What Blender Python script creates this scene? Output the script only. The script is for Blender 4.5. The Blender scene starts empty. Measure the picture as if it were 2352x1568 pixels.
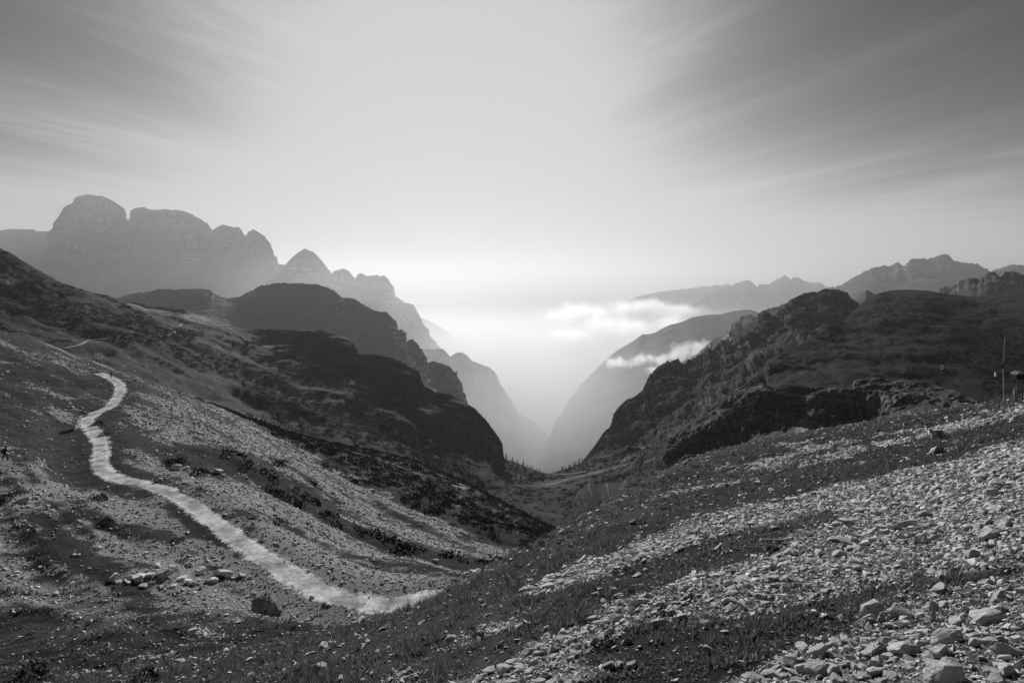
import bpy, bmesh, math, random
import numpy as np
from mathutils import Vector, Matrix

random.seed(7)
RNG = np.random.default_rng(7)
SC = bpy.context.scene
COL = SC.collection

# ------------------------------------------------------------------ camera
# Eye 1.65 m above the slope the photographer stands on; level camera, 18 mm wide angle, frame shifted down.
EYE = 1.65
FPX, U0, V0 = 1176.0, 1176.0, 650.0        # survey grid of the photograph: 2352 x 1568
cam_d = bpy.data.cameras.new('camera')
cam = bpy.data.objects.new('camera', cam_d)
COL.objects.link(cam)
cam.location = (0, 0, EYE)
cam.rotation_euler = (math.radians(90), 0, 0)
cam_d.lens = 18.0
cam_d.sensor_width = 36.0
cam_d.shift_y = -(784 - V0) / 2352.0
cam_d.clip_start = 0.05
cam_d.clip_end = 200000
SC.camera = cam

# ------------------------------------------------------------------ sky, sun, exposure
SUN_EL, SUN_AZ = math.radians(19.5), math.radians(-6.5)
HAZE_DENSITY, HAZE_G = 0.7e-4, 0.40
to_sun = Vector((math.sin(SUN_AZ) * math.cos(SUN_EL), math.cos(SUN_AZ) * math.cos(SUN_EL), math.sin(SUN_EL)))
world = bpy.data.worlds.new('World')
SC.world = world
world.use_nodes = True
wn, wl = world.node_tree.nodes, world.node_tree.links
wn.clear()


def wnode(t, **kw):
    n = wn.new(t)
    for k, v in kw.items():
        setattr(n, k, v)
    return n


def wmath(op, a, b=None, c=None, clamp=False):
    n = wnode('ShaderNodeMath', operation=op, use_clamp=clamp)
    for i, q in enumerate((a, b, c)):
        if q is None:
            continue
        if isinstance(q, (int, float)):
            n.inputs[i].default_value = q
        else:
            wl.new(q, n.inputs[i])
    return n.outputs[0]


sky = wnode('ShaderNodeTexSky', sky_type='NISHITA', sun_disc=False)
sky.sun_elevation, sky.sun_rotation = SUN_EL, SUN_AZ
sky.altitude, sky.air_density, sky.dust_density, sky.ozone_density = 2300, 1.0, 1.0, 1.0
bw = wnode('ShaderNodeRGBToBW')
wl.new(sky.outputs[0], bw.inputs[0])
SKY_REF, SKY_GAMMA = 6.0, 2.9                # deep-red-filter look: dark high sky, bright horizon
lum = wmath('MULTIPLY', wmath('POWER', wmath('DIVIDE', bw.outputs[0], SKY_REF), SKY_GAMMA), 5.6)
# thin cirrus: streaks on a high flat layer
tc = wnode('ShaderNodeTexCoord')
sep = wnode('ShaderNodeSeparateXYZ')
wl.new(tc.outputs['Generated'], sep.inputs[0])
zc = wmath('ADD', wmath('MAXIMUM', sep.outputs[2], 0.0), 0.10)
comb = wnode('ShaderNodeCombineXYZ')
wl.new(wmath('DIVIDE', sep.outputs[0], zc), comb.inputs[0])
wl.new(wmath('DIVIDE', sep.outputs[1], zc), comb.inputs[1])


def cirrus(rot, scale, lo, hi, detail, seed):
    mp = wnode('ShaderNodeMapping', vector_type='TEXTURE')     # streaks run along the turned x axis
    mp.inputs['Rotation'].default_value = (0, 0, math.radians(-rot))
    mp.inputs['Scale'].default_value = (1 / scale[0], 1 / scale[1], 1)
    mp.inputs['Location'].default_value = (seed, seed * 0.7, 0)
    wl.new(comb.outputs[0], mp.inputs[0])
    nz = wnode('ShaderNodeTexNoise')
    nz.inputs['Scale'].default_value = 1.0
    nz.inputs['Detail'].default_value = detail
    nz.inputs['Roughness'].default_value = 0.55
    nz.inputs['Distortion'].default_value = 0.6
    wl.new(mp.outputs[0], nz.inputs['Vector'])
    mr = wnode('ShaderNodeMapRange', interpolation_type='SMOOTHSTEP')
    mr.inputs['From Min'].default_value, mr.inputs['From Max'].default_value = lo, hi
    wl.new(nz.outputs[0], mr.inputs[0])
    return mr.outputs[0]


xr = wnode('ShaderNodeMapRange', interpolation_type='SMOOTHSTEP')
wl.new(sep.outputs[0], xr.inputs[0])
xr.inputs['From Min'].default_value, xr.inputs['From Max'].default_value = -0.30, 0.25


def lr(a, b):
    return wmath('ADD', wmath('MULTIPLY', a, wmath('SUBTRACT', 1.0, xr.outputs[0])), wmath('MULTIPLY', b, xr.outputs[0]))


c1 = lr(cirrus(-66, (0.28, 0.9, 1), 0.38, 0.74, 7, 3.1), cirrus(-124, (0.22, 0.9, 1), 0.38, 0.74, 7, 5.1))
c2 = lr(cirrus(-60, (1.2, 6.0, 1), 0.42, 0.72, 7, 8.3), cirrus(-128, (0.7, 4.5, 1), 0.42, 0.72, 7, 1.3))
# one brighter wisp low in the right sky, rising away from the horizon
wa, wb_ = Vector((1.0, 1.0, 0.240)), Vector((0.74, 1.0, 0.148))
dp = wnode('ShaderNodeVectorMath', operation='DOT_PRODUCT')
wl.new(tc.outputs['Generated'], dp.inputs[0])
dp.inputs[1].default_value = wa.cross(wb_).normalized()
band = wmath('EXPONENT', wmath('MULTIPLY', wmath('POWER', wmath('ABSOLUTE', wmath('MULTIPLY', dp.outputs['Value'], 38.0)), 2.0), -1.0))
side = wnode('ShaderNodeMapRange', interpolation_type='SMOOTHSTEP')
wl.new(sep.outputs[0], side.inputs[0])
side.inputs['From Min'].default_value, side.inputs['From Max'].default_value = 0.52, 0.72
wisp = wmath('MULTIPLY', wmath('MULTIPLY', band, side.outputs[0]), wmath('MULTIPLY_ADD', cirrus(-128, (1.2, 9.0, 1), 0.35, 0.65, 6, 2.2), 1.0, 0.3))
c3 = lr(cirrus(-52, (3.5, 13.0, 1), 0.40, 0.70, 8, 4.4), cirrus(-130, (1.6, 11.0, 1), 0.40, 0.70, 8, 6.6))
cl = wmath('ADD', wmath('ADD', wmath('ADD', wmath('MULTIPLY', c1, 0.70), wmath('MULTIPLY', wmath('MULTIPLY', c3, c1), 0.45)), wmath('MULTIPLY', wisp, 0.7)), wmath('MULTIPLY', wmath('MULTIPLY', c2, c1), 0.7))
# high veil of ice cloud scattering the sun forward (Henyey-Greenstein lobe round the sun)
dot = wnode('ShaderNodeVectorMath', operation='DOT_PRODUCT')
nrm = wnode('ShaderNodeVectorMath', operation='NORMALIZE')
wl.new(tc.outputs['Generated'], nrm.inputs[0])
wl.new(nrm.outputs[0], dot.inputs[0])
dot.inputs[1].default_value = to_sun
VG = 0.74
hg = wmath('MULTIPLY', wmath('POWER', wmath('MULTIPLY_ADD', dot.outputs['Value'], -2 * VG, 1 + VG * VG), -1.5), 1 - VG * VG)
tot = wmath('MULTIPLY', wmath('ADD', lum, wmath('MULTIPLY', hg, 0.60)), wmath('MULTIPLY_ADD', cl, 0.46, 0.80))
# soft shoulder towards the sun
SH = 4.55
lum2 = wmath('MULTIPLY', wmath('SUBTRACT', 1.0, wmath('EXPONENT', wmath('MULTIPLY', wmath('POWER', wmath('DIVIDE', tot, SH), 2.0), -1.0))), SH)
bg = wnode('ShaderNodeBackground')
bg.inputs['Strength'].default_value = 0.10
wl.new(lum2, bg.inputs['Color'])
wo = wnode('ShaderNodeOutputWorld')
wl.new(bg.outputs[0], wo.inputs['Surface'])

sun_d = bpy.data.lights.new('sun', 'SUN')
sun_d.energy = 5.0
sun_d.angle = math.radians(0.6)
sun_d.color = (1, 1, 1)                      # the photograph is black and white
sun = bpy.data.objects.new('sun', sun_d)
COL.objects.link(sun)
sun.rotation_euler = to_sun.to_track_quat('Z', 'Y').to_euler()
sun.location = (0, 0, 500)

SC.view_settings.view_transform = 'Standard'
SC.view_settings.look = 'None'
SC.view_settings.gamma = 1.0
SC.view_settings.use_curve_mapping = False
SC.view_settings.exposure = 0.3
SC.render.engine = 'CYCLES'
SC.cycles.max_bounces = 5
SC.cycles.diffuse_bounces = 2
SC.cycles.volume_bounces = 1
SC.cycles.sample_clamp_indirect = 4.0
SC.cycles.transparent_max_bounces = 8
SC.cycles.volume_step_rate = 0.35
SC.cycles.volume_max_steps = 256
SC.cycles.use_denoising = True
SC.cycles.denoiser = 'OPENIMAGEDENOISE'
SC.cycles.denoising_input_passes = 'RGB_ALBEDO_NORMAL'

# ------------------------------------------------------------------ noise
_perm = np.random.default_rng(11).permutation(256).astype(np.int64)
_perm = np.concatenate([_perm, _perm, _perm])
_g = np.random.default_rng(12).normal(size=(256, 3))
_g /= np.linalg.norm(_g, axis=1)[:, None]


def pnoise(x, y, z):
    x, y, z = np.broadcast_arrays(np.asarray(x, float), np.asarray(y, float), np.asarray(z, float))
    xi, yi, zi = np.floor(x).astype(np.int64), np.floor(y).astype(np.int64), np.floor(z).astype(np.int64)
    xf, yf, zf = x - xi, y - yi, z - zi
    u, v, w = (t * t * t * (t * (t * 6 - 15) + 10) for t in (xf, yf, zf))
    xi, yi, zi = xi & 255, yi & 255, zi & 255

    def corner(a, b, c):
        h = _perm[_perm[_perm[xi + a] + ((yi + b) & 255)] + ((zi + c) & 255)]
        g = _g[h]
        return g[..., 0] * (xf - a) + g[..., 1] * (yf - b) + g[..., 2] * (zf - c)
    x00 = corner(0, 0, 0) * (1 - u) + corner(1, 0, 0) * u
    x10 = corner(0, 1, 0) * (1 - u) + corner(1, 1, 0) * u
    x01 = corner(0, 0, 1) * (1 - u) + corner(1, 0, 1) * u
    x11 = corner(0, 1, 1) * (1 - u) + corner(1, 1, 1) * u
    return ((x00 * (1 - v) + x10 * v) * (1 - w) + (x01 * (1 - v) + x11 * v) * w) * 1.5


def fbm(x, y, z=0.0, octv=4, gain=0.5, lac=2.03):
    s, a, n = 0.0, 1.0, 0.0
    for i in range(octv):
        s = s + a * pnoise(x + 17.3 * i, y - 9.1 * i, z + 5.7 * i)
        n += a
        a *= gain
        x, y, z = x * lac, y * lac, z * lac
    return s / n


def ridged(x, y, z=0.0, octv=4):
    s, a, n = 0.0, 1.0, 0.0
    for i in range(octv):
        s = s + a * (1 - np.abs(pnoise(x + 7.3 * i, y + 3.1 * i, z)) * 2)
        n += a
        a *= 0.5
        x, y, z = x * 2.1, y * 2.1, z * 2.1
    return s / n


def sstep(a, b, x):
    t = np.clip((x - a) / (b - a), 0, 1)
    return t * t * (3 - 2 * t)


def P(u, v, d):
    """point of the place seen at survey position (u, v), d metres ahead"""
    return np.array([(u - U0) / FPX * d, d, EYE + (V0 - v) / FPX * d])


def proj(p):
    p = np.asarray(p)
    y = np.maximum(p[..., 1], 1e-3)
    return U0 + p[..., 0] / y * FPX, V0 - (p[..., 2] - EYE) / y * FPX


# ------------------------------------------------------------------ materials
def new_mat(name):
    m = bpy.data.materials.new(name)
    m.use_nodes = True
    m.node_tree.nodes.clear()
    return m, m.node_tree.nodes, m.node_tree.links


def mnode(nodes, t, **kw):
    n = nodes.new(t)
    for k, v in kw.items():
        setattr(n, k, v)
    return n


class MB:
    """tiny node helper"""
    def __init__(self, name):
        self.m, self.n, self.l = new_mat(name)
        self.tc = self.n.new('ShaderNodeTexCoord')

    def link(self, a, sock):
        if isinstance(a, (int, float)):
            sock.default_value = a
        else:
            self.l.new(a, sock)

    def math(self, op, a, b=None, clamp=False):
        n = mnode(self.n, 'ShaderNodeMath', operation=op, use_clamp=clamp)
        self.link(a, n.inputs[0])
        if b is not None:
            self.link(b, n.inputs[1])
        return n.outputs[0]

    def noise(self, scale, detail=4, rough=0.55, vec=None, dist=0.0):
        n = mnode(self.n, 'ShaderNodeTexNoise')
        n.inputs['Scale'].default_value = scale
        n.inputs['Detail'].default_value = detail
        n.inputs['Roughness'].default_value = rough
        n.inputs['Distortion'].default_value = dist
        self.l.new(vec if vec is not None else self.tc.outputs['Object'], n.inputs['Vector'])
        return n.outputs[0]

    def vor(self, scale, vec=None, feature='F1', out='Distance'):
        n = mnode(self.n, 'ShaderNodeTexVoronoi', feature=feature)
        n.inputs['Scale'].default_value = scale
        self.l.new(vec if vec is not None else self.tc.outputs['Object'], n.inputs['Vector'])
        return n.outputs[out]

    def mapping(self, scale, rot=(0, 0, 0)):
        n = mnode(self.n, 'ShaderNodeMapping')
        n.inputs['Scale'].default_value = scale
        n.inputs['Rotation'].default_value = rot
        self.l.new(self.tc.outputs['Object'], n.inputs[0])
        return n.outputs[0]

    def rng(self, a, lo, hi, to0=0.0, to1=1.0, smooth=True):
        n = mnode(self.n, 'ShaderNodeMapRange', interpolation_type='SMOOTHSTEP' if smooth else 'LINEAR')
        self.link(a, n.inputs[0])
        n.inputs['From Min'].default_value, n.inputs['From Max'].default_value = lo, hi
        n.inputs['To Min'].default_value, n.inputs['To Max'].default_value = to0, to1
        return n.outputs[0]

    def mix(self, f, a, b):
        n = mnode(self.n, 'ShaderNodeMix', data_type='FLOAT')
        self.link(f, n.inputs[0])
        self.link(a, n.inputs[2])
        self.link(b, n.inputs[3])
        return n.outputs[0]

    def attr(self, name):
        n = mnode(self.n, 'ShaderNodeAttribute', attribute_name=name)
        s = mnode(self.n, 'ShaderNodeSeparateColor')
        self.l.new(n.outputs['Color'], s.inputs[0])
        return s.outputs[0], s.outputs[1], s.outputs[2]

    def finish(self, grey, rough=0.9, bump=None, bump_dist=0.1, bump_str=1.0, spec=0.2, sub=None):
        p = mnode(self.n, 'ShaderNodeBsdfPrincipled')
        p.inputs['Roughness'].default_value = rough
        p.inputs['Specular IOR Level'].default_value = spec
        if isinstance(grey, (int, float)):
            p.inputs['Base Color'].default_value = (grey, grey, grey, 1)
        else:
            self.l.new(grey, p.inputs['Base Color'])
        if bump is not None:
            b = mnode(self.n, 'ShaderNodeBump')
            b.inputs['Distance'].default_value = bump_dist
            b.inputs['Strength'].default_value = bump_str
            self.l.new(bump, b.inputs['Height'])
            self.l.new(b.outputs[0], p.inputs['Normal'])
        o = mnode(self.n, 'ShaderNodeOutputMaterial')
        if sub:                                  # thin leaves: part of the light passes through
            t = mnode(self.n, 'ShaderNodeBsdfTranslucent')
            t.inputs['Color'].default_value = (sub, sub, sub, 1)
            a = mnode(self.n, 'ShaderNodeAddShader')
            self.l.new(p.outputs[0], a.inputs[0])
            self.l.new(t.outputs[0], a.inputs[1])
            self.l.new(a.outputs[0], o.inputs['Surface'])
        else:
            self.l.new(p.outputs[0], o.inputs['Surface'])
        return self.m


def plain_mat(name, grey, rough=0.8, var=0.15, scale=8.0, bump=0.0, spec=0.2, sub=None):
    b = MB(name)
    nz = b.noise(scale, 4)
    g = b.math('MULTIPLY', b.rng(nz, 0.3, 0.7, 1 - var, 1 + var), grey)
    return b.finish(g, rough, nz if bump else None, bump or 0.1, 1.0, spec, sub)


def mountain_mat(name, L, grass=0.075, rock=0.20, scree=0.32, pine=0.028, bump=0.6):
    """L: size in metres of the main texture grain; channels of 'cover': rock, scree, pine"""
    b = MB(name)
    r, s, p = b.attr('cover')
    n1 = b.noise(1.0 / L, 6, 0.62)
    n2 = b.noise(6.0 / L, 5, 0.65)
    strat = b.noise(1.0, 4, 0.6, b.mapping((0.5 / L, 0.5 / L, 4.0 / L), (0.06, 0.04, 0)))
    vert = b.noise(1.0, 4, 0.6, b.mapping((5.0 / L, 5.0 / L, 0.7 / L)))
    jit = b.math('ADD', b.math('MULTIPLY', b.math('SUBTRACT', n2, 0.5), 1.1), b.math('MULTIPLY', b.math('SUBTRACT', n1, 0.5), 0.9))
    fr = b.rng(b.math('ADD', r, jit), 0.38, 0.62)
    fs = b.rng(b.math('ADD', s, jit), 0.40, 0.60)
    fp = b.rng(b.math('ADD', p, jit), 0.40, 0.58)
    g_grass = b.math('MULTIPLY', b.rng(n2, 0.3, 0.7, 0.6, 1.5), grass)
    tone = b.math('ADD', b.math('MULTIPLY', strat, 0.6), b.math('MULTIPLY', vert, 0.6))
    g_rock = b.math('MULTIPLY', b.rng(tone, 0.48, 0.72, 0.25, 1.8), rock)
    g_scree = b.math('MULTIPLY', b.rng(n2, 0.3, 0.7, 0.75, 1.2), scree)
    g = b.mix(fr, g_grass, g_rock)
    g = b.mix(fs, g, g_scree)
    g = b.mix(fp, g, b.math('MULTIPLY', b.rng(n2, 0.3, 0.7, 0.7, 1.3), pine))
    hgt = b.math('ADD', b.math('MULTIPLY', n2, 0.5), b.math('ADD', b.math('MULTIPLY', fr, b.math('MULTIPLY', tone, 0.9)), b.math('MULTIPLY', fp, 0.5)))
    return b.finish(g, 0.95, hgt, L * 0.12, bump, 0.05)


# ------------------------------------------------------------------ object helpers
def tag(o, label=None, cat=None, group=None, kind=None):
    if label:
        o['label'] = label
    if cat:
        o['category'] = cat
    if group:
        o['group'] = group
    if kind:
        o['kind'] = kind
    return o


def mesh_from_arrays(name, verts, faces, nper, smooth=False):
    """faces: flat index array with nper corners each"""
    me = bpy.data.meshes.new(name)
    verts = np.ascontiguousarray(verts, dtype=np.float32)
    faces = np.ascontiguousarray(faces, dtype=np.int32).reshape(-1)
    nf = len(faces) // nper
    me.vertices.add(len(verts))
    me.vertices.foreach_set('co', verts.reshape(-1))
    me.loops.add(len(faces))
    me.loops.foreach_set('vertex_index', faces)
    me.polygons.add(nf)
    me.polygons.foreach_set('loop_start', np.arange(0, nf * nper, nper, dtype=np.int32))
    me.polygons.foreach_set('use_smooth', np.full(nf, smooth, dtype=bool))
    me.update(calc_edges=True)
    return me


def link(name, me, mat=None, parent=None):
    o = bpy.data.objects.new(name, me)
    COL.objects.link(o)
    if mat:
        me.materials.append(mat)
    if parent:
        o.parent = parent
    return o


def empty(name, loc, rz=0.0, scale=1.0):
    o = bpy.data.objects.new(name, None)
    COL.objects.link(o)
    o.empty_display_size = 0.2
    o.location = loc
    o.rotation_euler = (0, 0, rz)
    o.scale = (scale, scale, scale)
    return o


def bm_obj(name, bm, mat, parent=None, smooth=False):
    me = bpy.data.meshes.new(name)
    bm.normal_update()
    bm.to_mesh(me)
    bm.free()
    if smooth:
        me.polygons.foreach_set('use_smooth', np.full(len(me.polygons), True))
    return link(name, me, mat, parent)


def grid_faces(nr, nc, flip=False):
    i = np.arange(nr - 1)[:, None] * nc + np.arange(nc - 1)[None, :]
    q = np.stack([i, i + 1, i + nc + 1, i + nc], -1).reshape(-1, 4)
    return q[:, ::-1] if flip else q


def set_cover(me, rgb):
    a = me.color_attributes.new('cover', 'FLOAT_COLOR', 'POINT')
    c = np.ones((len(me.vertices), 4), dtype=np.float32)
    c[:, :3] = rgb
    a.data.foreach_set('color', c.reshape(-1))


# ------------------------------------------------------------------ road survey (level track, 25.6 m below the eye)
ROAD_UV = [(1040, 1372), (985, 1376), (930, 1386), (850, 1386), (765, 1366), (690, 1330), (600, 1277), (520, 1219), (450, 1166), (390, 1131),
           (330, 1112), (285, 1102), (252, 1090), (232, 1072), (231, 1042), (228, 1009), (208, 982), (200, 965), (223, 948), (252, 933),
           (266, 917), (277, 897), (273, 882), (257, 869), (240, 861), (226, 857)]
ROAD_DROP = 25.65
ROAD = []
for (u, v) in ROAD_UV:
    d = ROAD_DROP * FPX / (v - V0)
    ROAD.append(((u - U0) / FPX * d, d))
ROAD = [(6.0, 47.0), (1.0, 43.5)] + ROAD[1:]
ROAD = np.array(ROAD)


def catmull(pts, n):
    pts = np.asarray(pts, float)
    e = np.vstack([2 * pts[0] - pts[1], pts, 2 * pts[-1] - pts[-2]])
    out = []
    for i in range(1, len(e) - 2):
        t = np.linspace(0, 1, n, endpoint=False)[:, None]
        p0, p1, p2, p3 = e[i - 1], e[i], e[i + 1], e[i + 2]
        out.append(0.5 * ((2 * p1) + (-p0 + p2) * t + (2 * p0 - 5 * p1 + 4 * p2 - p3) * t ** 2 + (-p0 + 3 * p1 - 3 * p2 + p3) * t ** 3))
    out.append(pts[-1:])
    return np.vstack(out)


ROADS = catmull(ROAD, 12)
ROAD_Z = EYE - ROAD_DROP

# ------------------------------------------------------------------ near slope: heightfield through surveyed points
ctrl = []


def cp(u, v, d):
    ctrl.append(P(u, v, d))


def cw(x, y, z):
    ctrl.append(np.array([x, y, z], float))


def hill(x, y):
    return 0.25 * x - 0.42 * y


for y in (-6, 0, 3, 7):
    for x in (-6, 0, 6, 14):
        cw(x, y, hill(x, y) if y >= 0 else 0.25 * x - 0.3 * y)
for (x, y) in ((14, 14), (6, 14), (24, 20), (12, 22), (34, 30), (20, 32), (10, 28)):
    cw(x, y, hill(x, y))
for (x, y) in ((40, 5), (60, 20), (60, -6), (25, 2)):
    cw(x, y, hill(x, y))
# brow of the near slope
for q in ((2352, 921, 40), (2180, 940, 43), (2000, 971, 45), (1750, 1022, 46), (1520, 1092, 43), (1400, 1142, 34), (1300, 1200, 25),
          (1150, 1284, 17), (1000, 1382, 12.5), (850, 1436, 11.5), (700, 1462, 11.5), (500, 1500, 12), (250, 1545, 15)):
    cp(*q)
# ... and where it drops away behind the brow
for q in ((2600, 930, 60), (2352, 1010, 75), (2000, 1070, 80), (1750, 1120, 82), (1520, 1190, 75), (1400, 1240, 62), (1300, 1310, 48),
          (1000, 1400, 19), (850, 1446, 16), (1180, 1370, 36), (1080, 1400, 32), (1000, 1425, 27), (850, 1462, 22), (700, 1480, 20), (1300, 1300, 90), (1520, 1230, 120), (2000, 1150, 130)):
    cp(*q)
# hollow at the lower left
for q in ((0, 1568, 22), (300, 1568, 18), (0, 1500, 28), (0, 1440, 34), (250, 1470, 28), (450, 1440, 31), (600, 1430, 33), (750, 1425, 35),
          (0, 1330, 41), (200, 1380, 38), (400, 1390, 39), (0, 1230, 48), (150, 1250, 48), (300, 1280, 46), (420, 1320, 43), (-400, 1300, 40),
          (0, 1130, 56), (150, 1130, 59), (100, 1180, 53), (0, 1057, 62), (80, 1062, 63), (150, 1090, 64), (-200, 1060, 60)):
    cp(*q)
# slope above the track, up to its skyline
for q in ((0, 1000, 73), (80, 1010, 76), (150, 1020, 79), (0, 940, 88), (90, 945, 92), (150, 940, 99), (0, 880, 112), (100, 890, 117),
          (180, 895, 125), (0, 830, 140), (100, 845, 138), (170, 860, 137), (0, 779, 172), (95, 812, 168), (170, 838, 160), (-200, 700, 175), (-200, 860, 110)):
    cp(*q)
for i in range(2, len(ROAD)):
    cw(ROAD[i][0], ROAD[i][1], ROAD_Z)
# slope below the track
for q in ((366, 902, 150), (430, 922, 160), (498, 940, 170), (600, 978, 188), (689, 1012, 200), (780, 1030, 225), (880, 1042, 250), (960, 1062, 242),
          (1030, 1092, 230), (1090, 1125, 213), (1130, 1154, 200), (1190, 1190, 184), (1249, 1226, 170),
          (400, 950, 112), (500, 1050, 84), (400, 1040, 84), (320, 960, 103), (600, 1050, 94), (600, 1150, 67), (700, 1060, 138), (700, 1150, 82),
          (700, 1250, 56), (800, 1150, 92), (800, 1250, 62), (880, 1100, 160), (880, 1150, 118), (900, 1250, 67), (850, 1310, 50), (950, 1330, 47),
          (1000, 1300, 54), (1030, 1150, 148), (1030, 1200, 111), (1030, 1260, 76), (1100, 1270, 80), (1130, 1200, 150), (1130, 1250, 106), (330, 1040, 79), (350, 1085, 73), (480, 1140, 63)):
    cp(*q)
for q in ((-190, 260, -50), (-150, 280, -75), (-110, 300, -98), (-70, 330, -130), (-20, 310, -135), (20, 270, -130), (50, 220, -115), (60, 150, -85),
          (40, 110, -62), (-260, 200, -20), (-260, 330, -70), (100, 120, -60), (140, 60, -25), (140, 140, -60), (100, 250, -130), (-260, 60, 5), (-120, 20, 2), (-60, 10, -4), (-60, -6, 3), (-30, 5, -8)):
    cw(*q)
ctrl = np.array(ctrl)
CX, CS = ctrl[:, :2] / 100.0, None


def tps_kernel(r2):
    return np.where(r2 > 1e-12, 0.5 * r2 * np.log(np.maximum(r2, 1e-12)), 0.0)


def tps_fit(xy, z, lam):
    n = len(xy)
    r2 = ((xy[:, None] - xy[None]) ** 2).sum(-1)
    K = tps_kernel(r2) + lam * np.eye(n)
    Q = np.hstack([np.ones((n, 1)), xy])
    A = np.vstack([np.hstack([K, Q]), np.hstack([Q.T, np.zeros((3, 3))])])
    return np.linalg.solve(A, np.concatenate([z, np.zeros(3)]))


TW = tps_fit(CX, ctrl[:, 2], 2e-5)


def tps_eval(x, y):
    sh = np.shape(x)
    xy = np.stack([np.ravel(x), np.ravel(y)], -1) / 100.0
    out = np.empty(len(xy))
    for a in range(0, len(xy), 40000):
        q = xy[a:a + 40000]
        r2 = ((q[:, None] - CX[None]) ** 2).sum(-1)
        out[a:a + 40000] = tps_kernel(r2) @ TW[:-3] + TW[-3] + q @ TW[-2:]
    return out.reshape(sh)


def spaced(lo, hi, s0, k):
    a = [0.0]
    while a[-1] < hi:
        a.append(a[-1] + s0 + k * a[-1])
    b = [0.0]
    while b[-1] > lo:
        b.append(b[-1] - s0 + k * b[-1])
    return np.array(b[:0:-1] + a)


GX = spaced(-250, 140, 0.10, 0.0085)
GY = spaced(-6, 330, 0.09, 0.0075)
GXX, GYY = np.meshgrid(GX, GY)
GZ = tps_eval(GXX, GYY)


def road_dist(x, y):
    sh = np.shape(x)
    q = np.stack([np.ravel(x), np.ravel(y)], -1)
    best = np.full(len(q), 1e9)
    a, b = ROADS[:-1], ROADS[1:]
    m = (q[:, 0] > -165) & (q[:, 0] < 14) & (q[:, 1] > 32) & (q[:, 1] < 165)
    qq = q[m]
    bb = np.full(len(qq), 1e9)
    for i in range(len(a)):
        ab = b[i] - a[i]
        t = np.clip(((qq - a[i]) @ ab) / max(ab @ ab, 1e-9), 0, 1)
        bb = np.minimum(bb, np.hypot(*(qq - a[i] - t[:, None] * ab).T))
    best[m] = bb
    return best.reshape(sh)


RD = road_dist(GXX, GYY)
RD = RD + 0.35 * fbm(GXX / 2.0, GYY / 2.0, 50, 2)
roadw = 1 - sstep(1.9, 8.5, RD)
# relief: erosion runnels on the far slope, lumps and terracettes near by
sx, sy = 0.86, -0.51
al, ac = GXX * sx + GYY * sy, -GXX * sy + GYY * sx
far_side = sstep(30, 48, GYY) * (1 - sstep(2, 20, GXX - (GYY - 60) * 0.35))
runnel = fbm(al / 60, ac / 5.5, 0, 4)
runnel2 = fbm(al / 26 + 9, ac / 2.1, 0, 3)
relief = far_side * (runnel * 1.1 + runnel2 * 0.45)
relief += (1 - far_side) * (fbm(GXX / 2.6, GYY / 2.6, 0, 3) * 0.20 + fbm(GXX / 0.7, GYY / 0.5, 3, 3) * 0.05)
relief += far_side * (fbm(GXX / 7, GYY / 7, 5, 4) * 0.55 + fbm(GXX / 1.9, GYY / 1.9, 6, 3) * 0.16)
hollow = sstep(18, 26, GYY) * (1 - sstep(36, 44, GYY)) * sstep(-5, -14, GXX)
relief += hollow * (0.9 * ridged(GXX / 14, GYY / 5.0 + 2, 1, 3) - 0.4)
GZ = GZ + relief * (1 - roadw)
GZ = GZ * (1 - roadw) + ROAD_Z * roadw - 0.05 * roadw


def H(x, y):
    x, y = np.asarray(x, float), np.asarray(y, float)
    i = np.clip(np.searchsorted(GX, x) - 1, 0, len(GX) - 2)
    j = np.clip(np.searchsorted(GY, y) - 1, 0, len(GY) - 2)
    fx = np.clip((x - GX[i]) / (GX[i + 1] - GX[i]), 0, 1)
    fy = np.clip((y - GY[j]) / (GY[j + 1] - GY[j]), 0, 1)
    return (GZ[j, i] * (1 - fx) + GZ[j, i + 1] * fx) * (1 - fy) + (GZ[j + 1, i] * (1 - fx) + GZ[j + 1, i + 1] * fx) * fy


def Hn(x, y, e=0.3):
    dx = (H(x + e, y) - H(x - e, y)) / (2 * e)
    dy = (H(x, y + e) - H(x, y - e)) / (2 * e)
    n = np.stack([-dx, -dy, np.ones_like(dx)], -1)
    return n / np.linalg.norm(n, axis=-1)[..., None]


def ground_at(u, v, dmin=1.5, dmax=330):
    """first point of the near slope met by the sight line through survey position (u, v)"""
    d = np.geomspace(dmin, dmax, 2500)
    x, z = (u - U0) / FPX * d, EYE + (V0 - v) / FPX * d
    below = np.nonzero(z < H(x, d))[0]
    k = below[0] if len(below) else len(d) - 1
    return np.array([x[k], d[k], float(H(x[k], d[k]))])


# ground cover: scree, grass, dwarf pine (0..1), by surveyed patches
def blob_field(x, y, blobs):
    s = np.zeros(np.shape(x))
    for (u, v, rx, ry, a, w) in blobs:
        c = ground_at(u, v)
        ca, sa = math.cos(a), math.sin(a)
        dx, dy = x - c[0], y - c[1]
        q = ((dx * ca + dy * sa) / rx) ** 2 + ((-dx * sa + dy * ca) / ry) ** 2
        s = s + w * np.exp(-q)
    return s


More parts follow.
